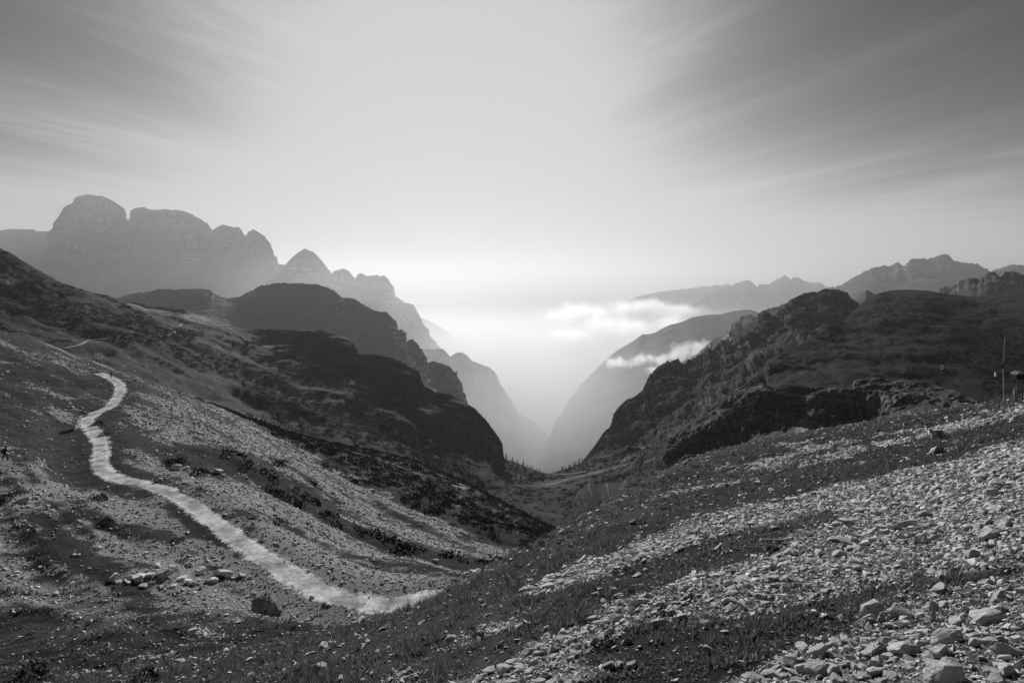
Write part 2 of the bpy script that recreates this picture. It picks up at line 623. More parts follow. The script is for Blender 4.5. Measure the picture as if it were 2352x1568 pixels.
SCREE_BLOBS = [  # u, v, radius along, radius across, angle, weight
    (2050, 1510, 1.3, 0.7, 0.1, 1.0), (2280, 1450, 1.2, 0.9, 0.2, 1.0), (2300, 1550, 1.2, 0.8, 0, 0.9), (1250, 1545, 1.3, 0.45, 0.3, 0.95), (1380, 1520, 0.9, 0.4, 0.4, 0.9),
    (1560, 1395, 1.3, 0.6, 0.2, 1.0), (1750, 1340, 2.2, 0.9, 0.2, 1.0), (1950, 1260, 2.5, 1.8, 0.0, 1.1), (2200, 1230, 3.0, 2.0, 0.0, 1.2), (2200, 1330, 1.6, 0.7, 0.1, 0.6),
    (2250, 1090, 6, 3, 0.1, 1.0), (2000, 1130, 6, 2.5, 0.2, 0.45), (2200, 980, 9, 5, 0.1, 0.75), (1850, 1040, 8, 3, 0.3, 0.5), (1600, 1130, 5, 2.0, 0.4, 0.35),
    (1260, 1400, 1.3, 0.5, 0.3, 0.7), (1650, 1190, 2, 1.2, 0.3, 0.5), (1450, 1290, 1.6, 0.5, 0.3, 0.45)]
GRASS_BLOBS = [(1630, 1500, 0.70, 0.48, 0.1, 1.5), (1780, 1450, 0.6, 0.28, 0.1, 1.4), (1950, 1385, 0.7, 0.28, 0, 1.0), (2150, 1340, 0.5, 0.2, 0, 0.7), (2320, 1320, 0.45, 0.25, 0, 0.9), (1700, 1240, 2.2, 0.8, 0.3, 1.2),
               (1500, 1330, 1.5, 0.8, 0.3, 0.9), (2080, 1050, 7, 2.0, 0.2, 0.8), (2150, 1010, 5, 1.2, 0.2, 0.8), (1480, 1470, 0.9, 0.3, 0.3, 1.0), (1850, 1090, 4, 1.4, 0.3, 0.8)]


def cover_at(x, y):
    """scree share of the ground 0..1, and dwarf-pine share"""
    n1, n2 = fbm(x / 3.0, y / 3.0, 2, 4), fbm(x / 0.8, y / 0.8, 4, 3)
    near = np.minimum(blob_field(x, y, SCREE_BLOBS), 1.05) - blob_field(x, y, GRASS_BLOBS) * 0.9
    s_near = sstep(0.25, 0.75, near + n1 * 0.95 + n2 * 0.45 + 0.04)
    fs = sstep(28, 40, y - np.maximum(x + 6, 0) * 1.4)
    alx, acx = x * sx + y * sy, -x * sy + y * sx
    st = fbm(alx / 45, acx / 4.5, 0, 4) + 0.5 * fbm(alx / 18 + 9, acx / 1.6, 0, 3)
    base = 0.43 + 1.0 * st + 0.55 * fbm(x / 9, y / 9, 8, 4) + 0.4 * fbm(x / 2.2, y / 2.2, 9, 3)
    # brighter scree below the track, duller turf above and at the far corner
    rx_, ry_ = x + 45, y - 80
    below = sstep(-6, 14, (x + 60) * 0.55 + (y - 66) * 0.25)
    base = base + 0.24 * below - 0.20 * np.exp(-((x + 38) / 14) ** 2 - ((y - 52) / 9) ** 2) - 0.06 * sstep(-70, -100, x) + 0.25 * sstep(60, 44, y) * sstep(-32, -12, x)
    base = base - 0.55 * np.exp(-((x + 72) / 13) ** 2 - ((y - 82) / 9) ** 2)        # dark turf bank inside the bend
    base = base - 0.5 * np.exp(-((x + 52) / 10) ** 2 - ((y - 84) / 6) ** 2)
    s_far = sstep(0.20, 0.92, base)
    s_hol = sstep(0.45, 0.9, 0.34 + 1.1 * fbm(x / 5, y / 2.5, 12, 4) + 0.8 * sstep(33, 40, y))
    hol = sstep(18, 24, y - np.maximum(x + 6, 0) * 1.4) * (1 - fs)
    s = s_near * (1 - fs) * (1 - hol) + s_hol * hol + s_far * fs
    # dwarf pine belts
    pn = fbm(x / 14, y / 14, 20, 4) + 0.45 * fbm(x / 4, y / 4, 22, 3)
    fall = sstep(0, 45, (y - 95) + (x + 25) * 0.9)
    pine = sstep(0.12, 0.40, -0.14 + 0.62 * fall + 0.50 * pn) * sstep(66, 82, y)
    stripe = np.exp(-((y - (88 - (x + 48) * 0.62)) / (3.2 + 0.05 * (x + 50))) ** 2) * sstep(-54, -46, x) * (1 - sstep(10, 14, x))
    pine = np.maximum(pine, sstep(0.25, 0.6, stripe + 0.35 * pn))
    strips = np.exp(-((acx - 152) / 1.8) ** 2) + np.exp(-((acx - 190) / 2.2) ** 2) * sstep(-40, 40, alx) + 0.9 * np.exp(-((acx - 172) / 1.6) ** 2)
    pine = pine * (1 - 0.85 * np.clip(strips, 0, 1) * sstep(110, 140, y))
    pine = pine * sstep(0, 8, y - 40 - np.maximum(x, -8) * 0.9)
    return s, pine


SCOV, PCOV = cover_at(GXX, GYY)
verts = np.stack([GXX, GYY, GZ], -1).reshape(-1, 3)
me = mesh_from_arrays('near_slope', verts, grid_faces(len(GY), len(GX)), 4, True)
set_cover(me, np.stack([SCOV, PCOV, far_side], -1).reshape(-1, 3))


def near_mat():
    b = MB('stony_turf')
    s, p, f = b.attr('cover')
    n1 = b.noise(0.9, 6, 0.65)
    n2 = b.noise(7.0, 6, 0.65)
    n3 = b.noise(40.0, 4, 0.6)
    jit = b.math('ADD', b.math('MULTIPLY', b.math('SUBTRACT', n2, 0.5), 1.3), b.math('MULTIPLY', b.math('SUBTRACT', n1, 0.5), 0.8))
    fs = b.rng(b.math('ADD', s, jit), 0.35, 0.7)
    fs_far = b.math('MULTIPLY', fs, f)
    cell = b.vor(34.0, out='Color')
    sepc = mnode(b.n, 'ShaderNodeSeparateColor')
    b.l.new(cell, sepc.inputs[0])
    edge = b.noise(16.0, 5, 0.7)
    g_s = b.math('MULTIPLY', b.rng(sepc.outputs[0], 0.0, 1.0, 0.07, 0.21, False), b.rng(edge, 0.35, 0.6, 0.45, 1.1))  # soil tone, darkened further to paint in shadowed gaps between stones
    g_g = b.math('MULTIPLY', b.math('MULTIPLY', b.rng(n2, 0.3, 0.7, 0.5, 1.7), b.rng(b.noise(0.45, 6, 0.7), 0.35, 0.65, 0.45, 1.9)), b.rng(n3, 0.3, 0.7, 0.010, 0.026))
    g_s = b.math('MULTIPLY', g_s, b.math('ADD', b.math('MULTIPLY', f, 1.1), 1.0))
    g = b.mix(fs, g_g, g_s)
    g = b.mix(b.rng(p, 0.3, 0.6), g, 0.014)
    hgt = b.math('ADD', b.math('MULTIPLY', edge, fs), b.math('MULTIPLY', n2, 1.2))
    return b.finish(g, 0.95, hgt, 0.06, 1.0, 0.05)


near = link('ground', me, near_mat())
tag(near, 'stony alpine slope of scree and short turf around the track', 'ground', kind='structure')

# ------------------------------------------------------------------ mountains: lofted through surveyed lines
SHEETS = {}


def loft(name, label, rows, ns, nt, mat, L, amp, back, crest_amp=0.0, rockfn=None, pinefn=None, screefn=None, vert=1.0, seed=0.0, strata=0.0, cat='mountain', teeth=0.0):
    crest = np.array(rows[0], float)
    seg = np.hypot(np.diff(crest[:, 0]), np.diff(crest[:, 1]))
    s = np.concatenate([[0], np.cumsum(seg)])
    ss = np.linspace(0, s[-1], ns)
    ss = np.sort(np.concatenate([ss[np.min(np.abs(ss[:, None] - s[None]), axis=1) > s[-1] / ns * 0.4], s]))
    ns = len(ss)
    cu, cv, cd = (np.interp(ss, s, crest[:, k]) for k in range(3))
    if teeth:
        cv = cv - teeth * (np.maximum(ridged(ss / 9.0 + seed, 0 * ss, 3.3, 3), 0) - 0.35) * np.minimum(1, np.minimum(ss, s[-1] - ss) / 20)
    cols = [np.stack([P(a, b_, c) for a, b_, c in zip(cu, cv, cd)])]
    for r in rows[1:]:
        r = np.array(r, float)
        f = (cu - cu.min()) / (cu.max() - cu.min())
        uu = r[0, 0] + f * (r[-1, 0] - r[0, 0])
        vv, dd = np.interp(uu, r[:, 0], r[:, 1]), np.interp(uu, r[:, 0], r[:, 2])
        cols.append(np.stack([P(a, b_, c) for a, b_, c in zip(uu, vv, dd)]))
    cols = np.stack(cols)                                        # rows x ns x 3
    K = len(cols)
    # smooth lower rows a little along the ridge
    for k in range(1, K):
        for _ in range(3):
            cols[k, 1:-1] = 0.25 * cols[k, :-2] + 0.5 * cols[k, 1:-1] + 0.25 * cols[k, 2:]
    e = np.concatenate([2 * cols[:1] - cols[1:2], cols, 2 * cols[-1:] - cols[-2:-1]])
    grid, tt = [], []
    for k in range(K - 1):
        n = nt[k]
        for q in np.linspace(0, 1, n, endpoint=(k == K - 2)):
            p0, p1, p2, p3 = e[k], e[k + 1], e[k + 2], e[k + 3]
            lin = p1 * (1 - q) + p2 * q
            cm = 0.5 * ((2 * p1) + (-p0 + p2) * q + (2 * p0 - 5 * p1 + 4 * p2 - p3) * q ** 2 + (-p0 + 3 * p1 - 3 * p2 + p3) * q ** 3)
            grid.append(0.45 * lin + 0.55 * cm)
            tt.append(k + q)
    bk = []
    for (bd, dz) in back[::-1]:
        b_ = cols[0].copy()
        dirn = b_[:, :2] / np.linalg.norm(b_[:, :2], axis=1)[:, None]
        b_[:, :2] += dirn * bd
        b_[:, 2] -= dz
        bk.append(b_)
    nb = len(bk)
    G = np.stack(bk + grid)
    tt = np.concatenate([np.full(nb, -1.0), tt])
    du = np.gradient(G, axis=1)
    dv = np.gradient(G, axis=0)
    N = np.cross(dv, du)
    N /= np.maximum(np.linalg.norm(N, axis=-1), 1e-9)[..., None]
    if N[..., 1].mean() > 0:
        N = -N
    x, y, z = G[..., 0], G[..., 1], G[..., 2]
    steep = sstep(0.10, 0.42, 1 - np.abs(N[..., 2]))
    nz = fbm(x / L + seed, y / L, z / (L * 1.5), 5)
    rg = ridged(x / (L * 0.8) + seed, y / (L * 0.8), z / (L * 4.0 * vert), 5)
    st_ = pnoise(x / (L * 3) + seed, y / (L * 3), z / (L * 0.18)) + 0.6 * pnoise(x / (L * 2) + seed, y / (L * 2), z / (L * 0.07))
    ramp = np.clip(tt / 0.26, 0, 1)[:, None] * np.ones_like(x)
    rg2 = ridged(x / (L * 0.27) + seed, y / (L * 0.27), z / (L * 1.1 * vert), 3)
    disp = amp * (nz * 0.9 + steep * (rg2 - 0.25) * 0.45 + fbm(x / (L * 0.12), y / (L * 0.12), z / (L * 0.12), 3) * 0.10 + steep * (rg - 0.25) * 1.3 + strata * steep * st_ * 0.35)
    G = G + N * (disp * ramp)[..., None]
    if crest_amp:
        jag = fbm(x / (L * 0.30) + 3 + seed, y / (L * 0.30), 2.0, 3) + 0.9 * ridged(x / (L * 0.10) + seed, y / (L * 0.10), 2.0, 3) - 0.4
        G[..., 2] += crest_amp * jag * (1 - np.clip(np.abs(tt) / 0.25, 0, 1))[:, None]
    nr = G.shape[0]
    me = mesh_from_arrays(name, G.reshape(-1, 3), grid_faces(nr, ns, True), 4, True)
    du = np.gradient(G, axis=1)
    dv = np.gradient(G, axis=0)
    N2 = np.cross(dv, du)
    N2 /= np.maximum(np.linalg.norm(N2, axis=-1), 1e-9)[..., None]
    stp = 1 - np.abs(N2[..., 2])
    pu, pv = proj(G)
    rock = rockfn(pu, pv, stp, G) if rockfn else sstep(0.30, 0.55, stp)
    scr = screefn(pu, pv, stp, G) if screefn else np.zeros_like(rock)
    pin = pinefn(pu, pv, stp, G) if pinefn else np.zeros_like(rock)
    set_cover(me, np.stack([rock, scr, pin], -1).reshape(-1, 3))
    o = link(name, me, mat)
    tag(o, label, cat, kind='structure')
    SHEETS[name] = (G, pu, pv)
    return o


def hit(name, u, v):
    G, pu, pv = SHEETS[name]
    q = (pu - u) ** 2 + (pv - v) ** 2 + (G[..., 1] < 1) * 1e9
    # the nearest of the points seen close to that position
    cand = np.argsort(q.ravel())[:6]
    w = 1.0 / (q.ravel()[cand] + 0.05)
    g = G.reshape(-1, 3)[cand]
    d = (g[:, 1] * w).sum() / w.sum()
    return P(u, v, d)


def along(blobs, u, v):
    s = np.zeros_like(u)
    for (bu, bv, ru, rv, a, w) in blobs:
        ca, sa = math.cos(a), math.sin(a)
        du, dv = u - bu, v - bv
        s = s + w * np.exp(-((du * ca + dv * sa) / ru) ** 2 - ((-du * sa + dv * ca) / rv) ** 2)
    return s


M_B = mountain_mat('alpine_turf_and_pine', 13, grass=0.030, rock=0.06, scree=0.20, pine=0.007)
M_C = mountain_mat('cliff_rock', 34, grass=0.07, rock=0.28, scree=0.34)
M_D = mountain_mat('far_rock', 420, grass=0.04, rock=0.13, scree=0.2)
M_E = mountain_mat('distant_rock', 420, grass=0.05, rock=0.12, scree=0.18)
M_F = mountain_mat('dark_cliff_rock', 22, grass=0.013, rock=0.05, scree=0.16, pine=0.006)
M_F2 = mountain_mat('shade_dark_turf', 15, grass=0.012, rock=0.03, scree=0.10, pine=0.005)  # turf tone set very low: the hill's shade is put into its colour
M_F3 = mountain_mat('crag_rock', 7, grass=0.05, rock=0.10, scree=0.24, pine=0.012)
M_V = mountain_mat('valley_pine_floor', 14, grass=0.025, rock=0.1, scree=0.13, pine=0.009)

# --- left hillside with the spur that ends at the notch
B_rows = [
    [(-260, 440, 560), (0, 570, 500), (20, 578, 500), (60, 604, 505), (130, 645, 530), (200, 668, 590), (280, 690, 680), (350, 702, 740), (430, 716, 760), (500, 735, 740), (560, 755, 700),
     (640, 756, 660), (740, 758, 640), (775, 768, 630), (805, 779, 620), (815, 795, 615), (826, 813, 610), (870, 815, 600), (911, 825, 590), (962, 854, 580), (973, 885, 575), (997, 899, 572), (1031, 905, 570),
     (1065, 923, 566), (1089, 936, 562), (1116, 964, 558), (1144, 1001, 552), (1154, 1018, 549), (1157, 1046, 546), (1163, 1062, 542), (1180, 1080, 538)],
    [(-260, 620, 420), (0, 700, 380), (100, 735, 390), (200, 752, 410), (300, 752, 470), (420, 755, 560), (500, 775, 600), (560, 800, 590), (700, 830, 560), (800, 850, 545), (900, 890, 530), (1000, 955, 520), (1060, 995, 515), (1120, 1045, 505), (1160, 1085, 500), (1185, 1098, 495)],
    [(-260, 760, 290), (0, 780, 270), (100, 800, 290), (220, 815, 310), (350, 850, 330), (500, 900, 370), (650, 950, 400), (800, 985, 420), (900, 1010, 440), (1000, 1045, 450), (1100, 1080, 455), (1160, 1100, 465), (1190, 1108, 470)],
    [(-260, 900, 190), (0, 850, 200), (150, 880, 205), (250, 900, 215), (380, 945, 225), (520, 985, 245), (700, 1050, 270), (880, 1085, 310), (1000, 1120, 340), (1100, 1150, 370), (1160, 1140, 410), (1195, 1130, 450)]]
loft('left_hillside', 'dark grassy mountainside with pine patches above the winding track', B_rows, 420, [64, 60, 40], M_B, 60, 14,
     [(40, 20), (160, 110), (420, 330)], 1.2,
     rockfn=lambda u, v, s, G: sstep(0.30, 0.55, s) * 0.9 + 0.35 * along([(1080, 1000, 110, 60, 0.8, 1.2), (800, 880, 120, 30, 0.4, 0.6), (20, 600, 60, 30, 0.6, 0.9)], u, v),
     pinefn=lambda u, v, s, G: np.clip(0.44 + 0.8 * fbm(G[..., 0] / 45, G[..., 1] / 45, G[..., 2] / 45 + 4, 4) + along(
         [(600, 860, 110, 40, 0.35, 0.5), (720, 940, 160, 40, 0.4, 0.45), (780, 800, 70, 25, 0.2, 0.4), (900, 900, 90, 50, 0.5, 0.3), (300, 745, 90, 22, 0.1, 0.5), (960, 1020, 150, 40, 0.5, 0.4), (120, 690, 110, 30, 0.5, 0.4),  # pine patches, also painting the shaded flanks of the spurs dark
          (480, 745, 130, 12, 0.15, -0.8), (560, 775, 90, 10, 0.3, -0.8), (340, 850, 160, 14, 0.35, -0.7), (160, 790, 120, 18, 0.25, -0.5), (640, 858, 170, 9, 0.42, -0.7), (560, 890, 130, 8, 0.45, -0.4)], u, v), 0, 1),
     screefn=lambda u, v, s, G: np.clip(0.22 + 0.55 * fbm(G[..., 0] / 30, G[..., 1] / 9, 7, 4) + along(
         [(690, 758, 70, 4, 0.02, 0.8), (470, 735, 90, 9, 0.2, 0.5), (600, 790, 60, 6, 0.3, 0.5), (660, 850, 150, 5, 0.42, 0.5), (380, 715, 60, 5, 0.1, 0.4), (300, 700, 70, 4, 0.15, 0.4), (640, 985, 90, 5, 0.42, 0.5), (500, 930, 60, 4, 0.35, 0.4), (830, 1022, 60, 4, 0.35, 0.4)], u, v), 0, 1), seed=1.0)  # pale streaks, among them sunlit grassy benches painted in as scree

# --- cliff band behind it, with the flat-topped shoulder
C_rows = [
    [(250, 690, 1952), (300, 676, 1922), (340, 670, 1890), (366, 664, 1875), (400, 665, 1860), (470, 664, 1844), (484, 668, 1836), (490, 674, 1836), (519, 686, 1828), (545, 684, 1820), (570, 672, 1812), (600, 656, 1805), (640, 650, 1798), (689, 652, 1781), (730, 654, 1765),
     (757, 663, 1758), (768, 667, 1750), (774, 680, 1748), (815, 687, 1735), (853, 711, 1719), (887, 718, 1702), (911, 741, 1688), (915, 757, 1685), (918, 779, 1681), (930, 788, 1675), (935, 784, 1672), (949, 778, 1669), (962, 793, 1662), (968, 818, 1660),
     (979, 834, 1652), (990, 830, 1649), (1007, 832, 1640), (1017, 838, 1638), (1031, 841, 1632), (1041, 861, 1628), (1050, 882, 1625), (1056, 912, 1622), (1066, 945, 1615), (1080, 985, 1610)],
    [(250, 715, 1750), (480, 710, 1640), (600, 712, 1610), (700, 730, 1578), (800, 760, 1548), (900, 800, 1531), (960, 850, 1524), (1010, 900, 1508), (1050, 940, 1500), (1075, 985, 1492), (1095, 1010, 1485)],
    [(250, 740, 1500), (480, 755, 1406), (600, 790, 1360), (700, 820, 1328), (800, 860, 1312), (900, 910, 1298), (1000, 970, 1281), (1060, 1020, 1265), (1110, 1060, 1250)],
    [(250, 800, 1344), (480, 840, 1250), (700, 920, 1188), (900, 1010, 1156), (1000, 1060, 1140), (1120, 1110, 1125)]]
loft('cliff_ridge', 'pale layered cliff band with flat-topped shoulder behind the dark hillside', C_rows, 330, [60, 36, 8], M_C, 95, 21, [(90, 45), (310, 250), (940, 780)], 6.0,
     rockfn=lambda u, v, s, G: np.clip(sstep(0.25, 0.55, s) + 0.2, 0, 1), teeth=1.5, seed=4.0, strata=1.5)

# --- big domed mountain on the left
D_rows = [
    [(98, 624, 6450), (112, 608, 6430), (120, 598, 6415), (121, 560, 6395), (122, 513, 6370), (128, 506, 6352), (137, 493, 6335), (147, 476, 6318), (167, 465, 6300), (171, 455, 6291), (198, 447, 6265), (229, 450, 6248), (253, 459, 6230), (273, 471, 6230), (285, 479, 6230), (288, 486, 6230), (288, 505, 6230),
     (297, 507, 6230), (300, 484, 6230), (308, 479, 6230), (325, 476, 6212), (334, 477, 6212), (342, 482, 6212), (376, 482, 6195), (410, 483, 6178), (431, 489, 6160), (455, 500, 6142), (478, 515, 6125), (487, 529, 6108), (492, 527, 6108), (511, 517, 6090), (533, 522, 6072), (550, 524, 6055), (557, 534, 6046), (564, 545, 6038),
     (571, 532, 6038), (581, 528, 6029), (595, 534, 6020), (610, 544, 6002), (612, 558, 6002), (620, 588, 5985), (629, 607, 5968), (656, 608, 5950), (663, 599, 5941), (684, 582, 5932), (699, 572, 5915), (718, 578, 5898), (735, 595, 5880), (762, 628, 5845), (766, 622, 5845), (791, 618, 5828), (803, 624, 5810),
     (815, 642, 5792), (821, 630, 5792), (829, 628, 5784), (843, 635, 5775), (867, 632, 5758), (874, 637, 5749), (880, 634, 5740), (891, 641, 5731), (904, 659, 5722), (908, 680, 5714), (928, 694, 5705), (950, 700, 5688), (957, 714, 5679), (969, 738, 5670), (985, 770, 5652), (1005, 805, 5635), (1030, 850, 5600)],
    [(92, 650, 5862), (130, 622, 5828), (300, 590, 5688), (420, 605, 5600), (560, 620, 5478), (640, 650, 5425), (760, 680, 5355), (860, 710, 5285), (930, 760, 5215), (1000, 830, 5162), (1060, 900, 5110)],
    [(20, 720, 4725), (200, 700, 4550), (420, 720, 4375), (640, 780, 4200), (860, 850, 4025), (1000, 920, 3938), (1100, 990, 3850)],
    [(20, 800, 3675), (300, 800, 3500), (640, 880, 3325), (860, 960, 3238), (1000, 1020, 3238), (1130, 1080, 3238)]]
loft('dome_mountain', 'hazy massif with a broad rounded dome, notched towers and small peak', D_rows, 420, [72, 30, 10], M_D, 455, 52, [(438, 210), (1225, 875), (3150, 2625)], 14,
     rockfn=lambda u, v, s, G: np.clip(sstep(0.25, 0.5, s) + 0.1, 0, 1), teeth=2.2, seed=7.0, strata=1.2)
D0_rows = [[(-300, 560, 8320), (-100, 540, 8000), (0, 529, 7840), (31, 526, 7840), (78, 527, 7840), (84, 531, 7840), (121, 531, 7840), (180, 540, 7840), (260, 580, 7840)],
           [(-300, 640, 7200), (0, 610, 7040), (260, 640, 7040)], [(-300, 760, 6080), (0, 740, 5920), (260, 760, 5920)]]
loft('plateau_mountain', 'flat-topped hazy mountain behind the big dome', D0_rows, 120, [26, 10], M_D, 480, 64, [(480, 256), (2400, 1920)], 11.2, seed=9.0, strata=1.2)
D2_rows = [[(930, 715, 9400), (969, 731, 9200), (997, 741, 9100), (1031, 765, 9000), (1058, 789, 8900), (1075, 810, 8800), (1110, 850, 8700), (1150, 900, 8600), (1200, 970, 8400)],
           [(930, 800, 8000), (1075, 900, 7800), (1180, 980, 7600), (1230, 1030, 7600)], [(900, 960, 6600), (1100, 1060, 6400), (1260, 1120, 6400)]]
loft('valley_ridge', 'faint ridge slanting down behind the dome mountain into the valley', D2_rows, 110, [26, 10], M_D, 480, 60, [(600, 400), (3000, 2400)], 16, seed=11.0)
D3_rows = [[(930, 806, 4352), (973, 801, 4352), (1010, 800, 4336), (1020, 803, 4336), (1034, 817, 4319), (1050, 811, 4311), (1062, 810, 4302), (1075, 817, 4285), (1085, 830, 4269), (1105, 838, 4252), (1130, 847, 4235), (1141, 862, 4218), (1150, 882, 4202), (1160, 897, 4185), (1168, 909, 4168), (1174, 930, 4152),
            (1190, 948, 4135), (1225, 968, 4118), (1260, 1000, 4101), (1300, 1050, 4085)],
           [(930, 860, 3683), (1050, 890, 3599), (1150, 960, 3515), (1250, 1040, 3432), (1310, 1090, 3432)], [(930, 980, 2846), (1150, 1070, 2762), (1330, 1140, 2762)]]
loft('valley_spur', 'misty wooded spur dropping into the valley left of the notch', D3_rows, 150, [30, 10], M_D, 220, 38, [(200, 120), (1150, 1000)], 13, seed=13.0)

# --- right side: far ranges
E0_rows = [[(1440, 690, 15500), (1500, 674, 15500), (1531, 667, 15500), (1590, 662, 15500), (1640, 655, 15500), (1671, 652, 15500), (1720, 662, 15500), (1800, 668, 15500), (1880, 690, 15500)],
           [(1430, 720, 13500), (1890, 720, 13500)]]
loft('horizon_range', 'faintest pale range on the horizon over the cloud', E0_rows, 70, [12], M_E, 900, 90, [(1500, 900)], 60.0, seed=15)
E1_rows = [[(1570, 712, 12750), (1601, 697, 12500), (1628, 677, 12500), (1654, 666, 12500), (1671, 662, 12500), (1680, 657, 12500), (1693, 651, 12500), (1717, 644, 12500), (1728, 650, 12500), (1737, 660, 12500), (1745, 656, 12500), (1764, 655, 12500), (1785, 642, 12500), (1803, 633, 12500), (1808, 638, 12500), (1816, 644, 12500), (1829, 636, 12500),
            (1847, 647, 12500), (1886, 653, 12500), (1899, 660, 12500), (1930, 675, 12500), (1990, 690, 12500)],
           [(1560, 730, 10750), (1720, 705, 10500), (1990, 720, 10500)], [(1540, 780, 8750), (1990, 780, 8750)]]
loft('jagged_range', 'pale hazy range with jagged teeth above the right valley', E1_rows, 190, [26, 8], M_E, 650, 118.75, [(875, 500), (3125, 2500)], 56.25, teeth=6, seed=17, strata=0.6)
E2_rows = [[(1880, 680, 5270), (1908, 662, 5270), (1934, 655, 5270), (1956, 642, 5270), (1991, 622, 5270), (2005, 616, 5270), (2049, 611, 5270), (2062, 603, 5270), (2075, 611, 5270), (2083, 609, 5270), (2092, 596, 5270), (2110, 594, 5270), (2132, 595, 5270), (2145, 592, 5270), (2163, 585, 5270), (2178, 587, 5270), (2189, 598, 5270),
            (2220, 605, 5270), (2246, 607, 5270), (2272, 627, 5270), (2285, 620, 5270), (2316, 611, 5270), (2342, 609, 5270), (2400, 615, 5270), (2600, 640, 5270)],
           [(1880, 700, 4590), (2000, 670, 4505), (2100, 660, 4420), (2200, 655, 4420), (2600, 670, 4420)], [(1880, 760, 3655), (2600, 760, 3655)]]
loft('rocky_peaks', 'grey hazy massif of rocky peaks over the right skyline', E2_rows, 190, [34, 8], M_E, 323, 80.75, [(425, 212), (1700, 1360)], 18.7, teeth=4, seed=19, strata=0.8)
E3_rows = [[(2120, 690, 1300), (2156, 672, 1300), (2158, 664, 1300), (2189, 657, 1295), (2205, 648, 1295), (2224, 640, 1290), (2246, 640, 1290), (2255, 635, 1290), (2277, 625, 1290), (2285, 623, 1290), (2298, 640, 1290), (2307, 627, 1290), (2329, 625, 1290), (2352, 633, 1290), (2420, 620, 1290), (2600, 650, 1290)],
           [(2120, 715, 1150), (2260, 690, 1100), (2600, 700, 1100)], [(2120, 780, 900), (2600, 780, 900)]]
loft('dark_crags', 'dark jagged crags rising behind the rounded right hill', E3_rows, 130, [28, 8], M_C, 65, 15, [(75, 45), (450, 350)], 5, teeth=6, seed=21)
E4_rows = [[(1940, 700, 1725), (1962, 684, 1725), (1975, 674, 1725), (1989, 665, 1725), (2003, 671, 1725), (2020, 684, 1725), (2050, 700, 1725)], [(1930, 720, 1500), (2060, 720, 1500)]]
loft('pointed_knoll', 'small pointed dark knoll between the two rounded summits', E4_rows, 60, [16], M_C, 67.5, 7.5, [(90, 60), (300, 225)], 2.25, seed=23)
G_rows = [[(1340, 880, 4730), (1390, 826, 4730), (1417, 805, 4730), (1457, 781, 4730), (1476, 767, 4730), (1490, 768, 4730), (1506, 763, 4730), (1538, 746, 4730), (1562, 741, 4730), (1589, 729, 4730), (1618, 724, 4730), (1659, 721, 4730), (1686, 714, 4730), (1712, 711, 4730), (1729, 712, 4730), (1760, 725, 4730), (1830, 740, 4730)],
          [(1300, 930, 4070), (1450, 850, 3960), (1600, 800, 3850), (1830, 790, 3850)], [(1240, 1040, 3190), (1400, 980, 3080), (1600, 920, 2970), (1830, 880, 2970)], [(1220, 1120, 2530), (1830, 1000, 2530)]]
loft('round_ridge', 'smooth rounded ridge beyond the white cloud bank', G_rows, 170, [26, 18, 6], M_D, 264, 33, [(330, 132), (1650, 1320)], 5.5, seed=25)
G2_rows = [[(1560, 860, 1650), (1589, 827, 1650), (1610, 805, 1650), (1637, 781, 1650), (1659, 771, 1650), (1686, 749, 1650), (1693, 738, 1650), (1702, 728, 1650), (1726, 721, 1650), (1730, 729, 1650), (1739, 725, 1650), (1758, 712, 1650), (1780, 706, 1650), (1830, 690, 1650), (1900, 690, 1650)],
           [(1540, 900, 1450), (1700, 800, 1400), (1900, 760, 1400)], [(1500, 980, 1200), (1900, 860, 1200)]]
loft('rear_buttress', 'hazy rock buttress behind the dark right-hand cliffs', G2_rows, 140, [28, 8], M_C, 80, 20, [(100, 50), (500, 400)], 5, teeth=3, seed=27)

# --- right side: dark cliffs down to the notch
F1_rows = [
    [(1300, 1110, 640), (1340, 1056, 650), (1358, 1034, 660), (1385, 996, 675), (1401, 980, 680), (1406, 966, 685), (1409, 953, 690), (1417, 940, 695), (1438, 918, 705), (1463, 910, 715), (1476, 897, 722), (1484, 880, 730), (1492, 862, 736), (1508, 846, 745), (1532, 831, 756), (1554, 828, 765), (1558, 824, 767), (1561, 832, 768), (1575, 836, 775),
     (1579, 826, 777), (1594, 826, 782), (1626, 799, 795), (1636, 806, 800), (1659, 781, 810), (1672, 779, 815), (1676, 784, 817), (1686, 773, 820), (1699, 765, 826), (1702, 776, 828), (1715, 773, 832), (1720, 771, 835), (1737, 741, 842), (1741, 722, 845), (1753, 714, 850), (1769, 720, 855), (1776, 728, 858), (1785, 719, 862),
     (1803, 701, 870), (1816, 688, 875), (1847, 675, 885), (1891, 666, 895), (1926, 665, 900), (1948, 675, 900), (1954, 684, 900), (1975, 700, 890), (2030, 730, 860), (2100, 760, 830)],
    [(1320, 1095, 610), (1400, 1045, 610), (1480, 990, 605), (1560, 935, 620), (1640, 880, 640), (1720, 820, 660), (1800, 770, 690), (1900, 740, 720), (2000, 760, 700), (2100, 790, 680)],
    [(1320, 1100, 560), (1400, 1065, 540), (1500, 1035, 500), (1600, 985, 480), (1700, 920, 470), (1800, 860, 480), (1900, 830, 500), (2100, 850, 520)],
    [(1320, 1130, 430), (1400, 1110, 410), (1500, 1085, 380), (1600, 1050, 350), (1700, 1000, 330), (1900, 930, 330), (2100, 930, 330)],
    [(1320, 1200, 280), (1500, 1150, 240), (1700, 1090, 210), (2100, 1000, 210)]]
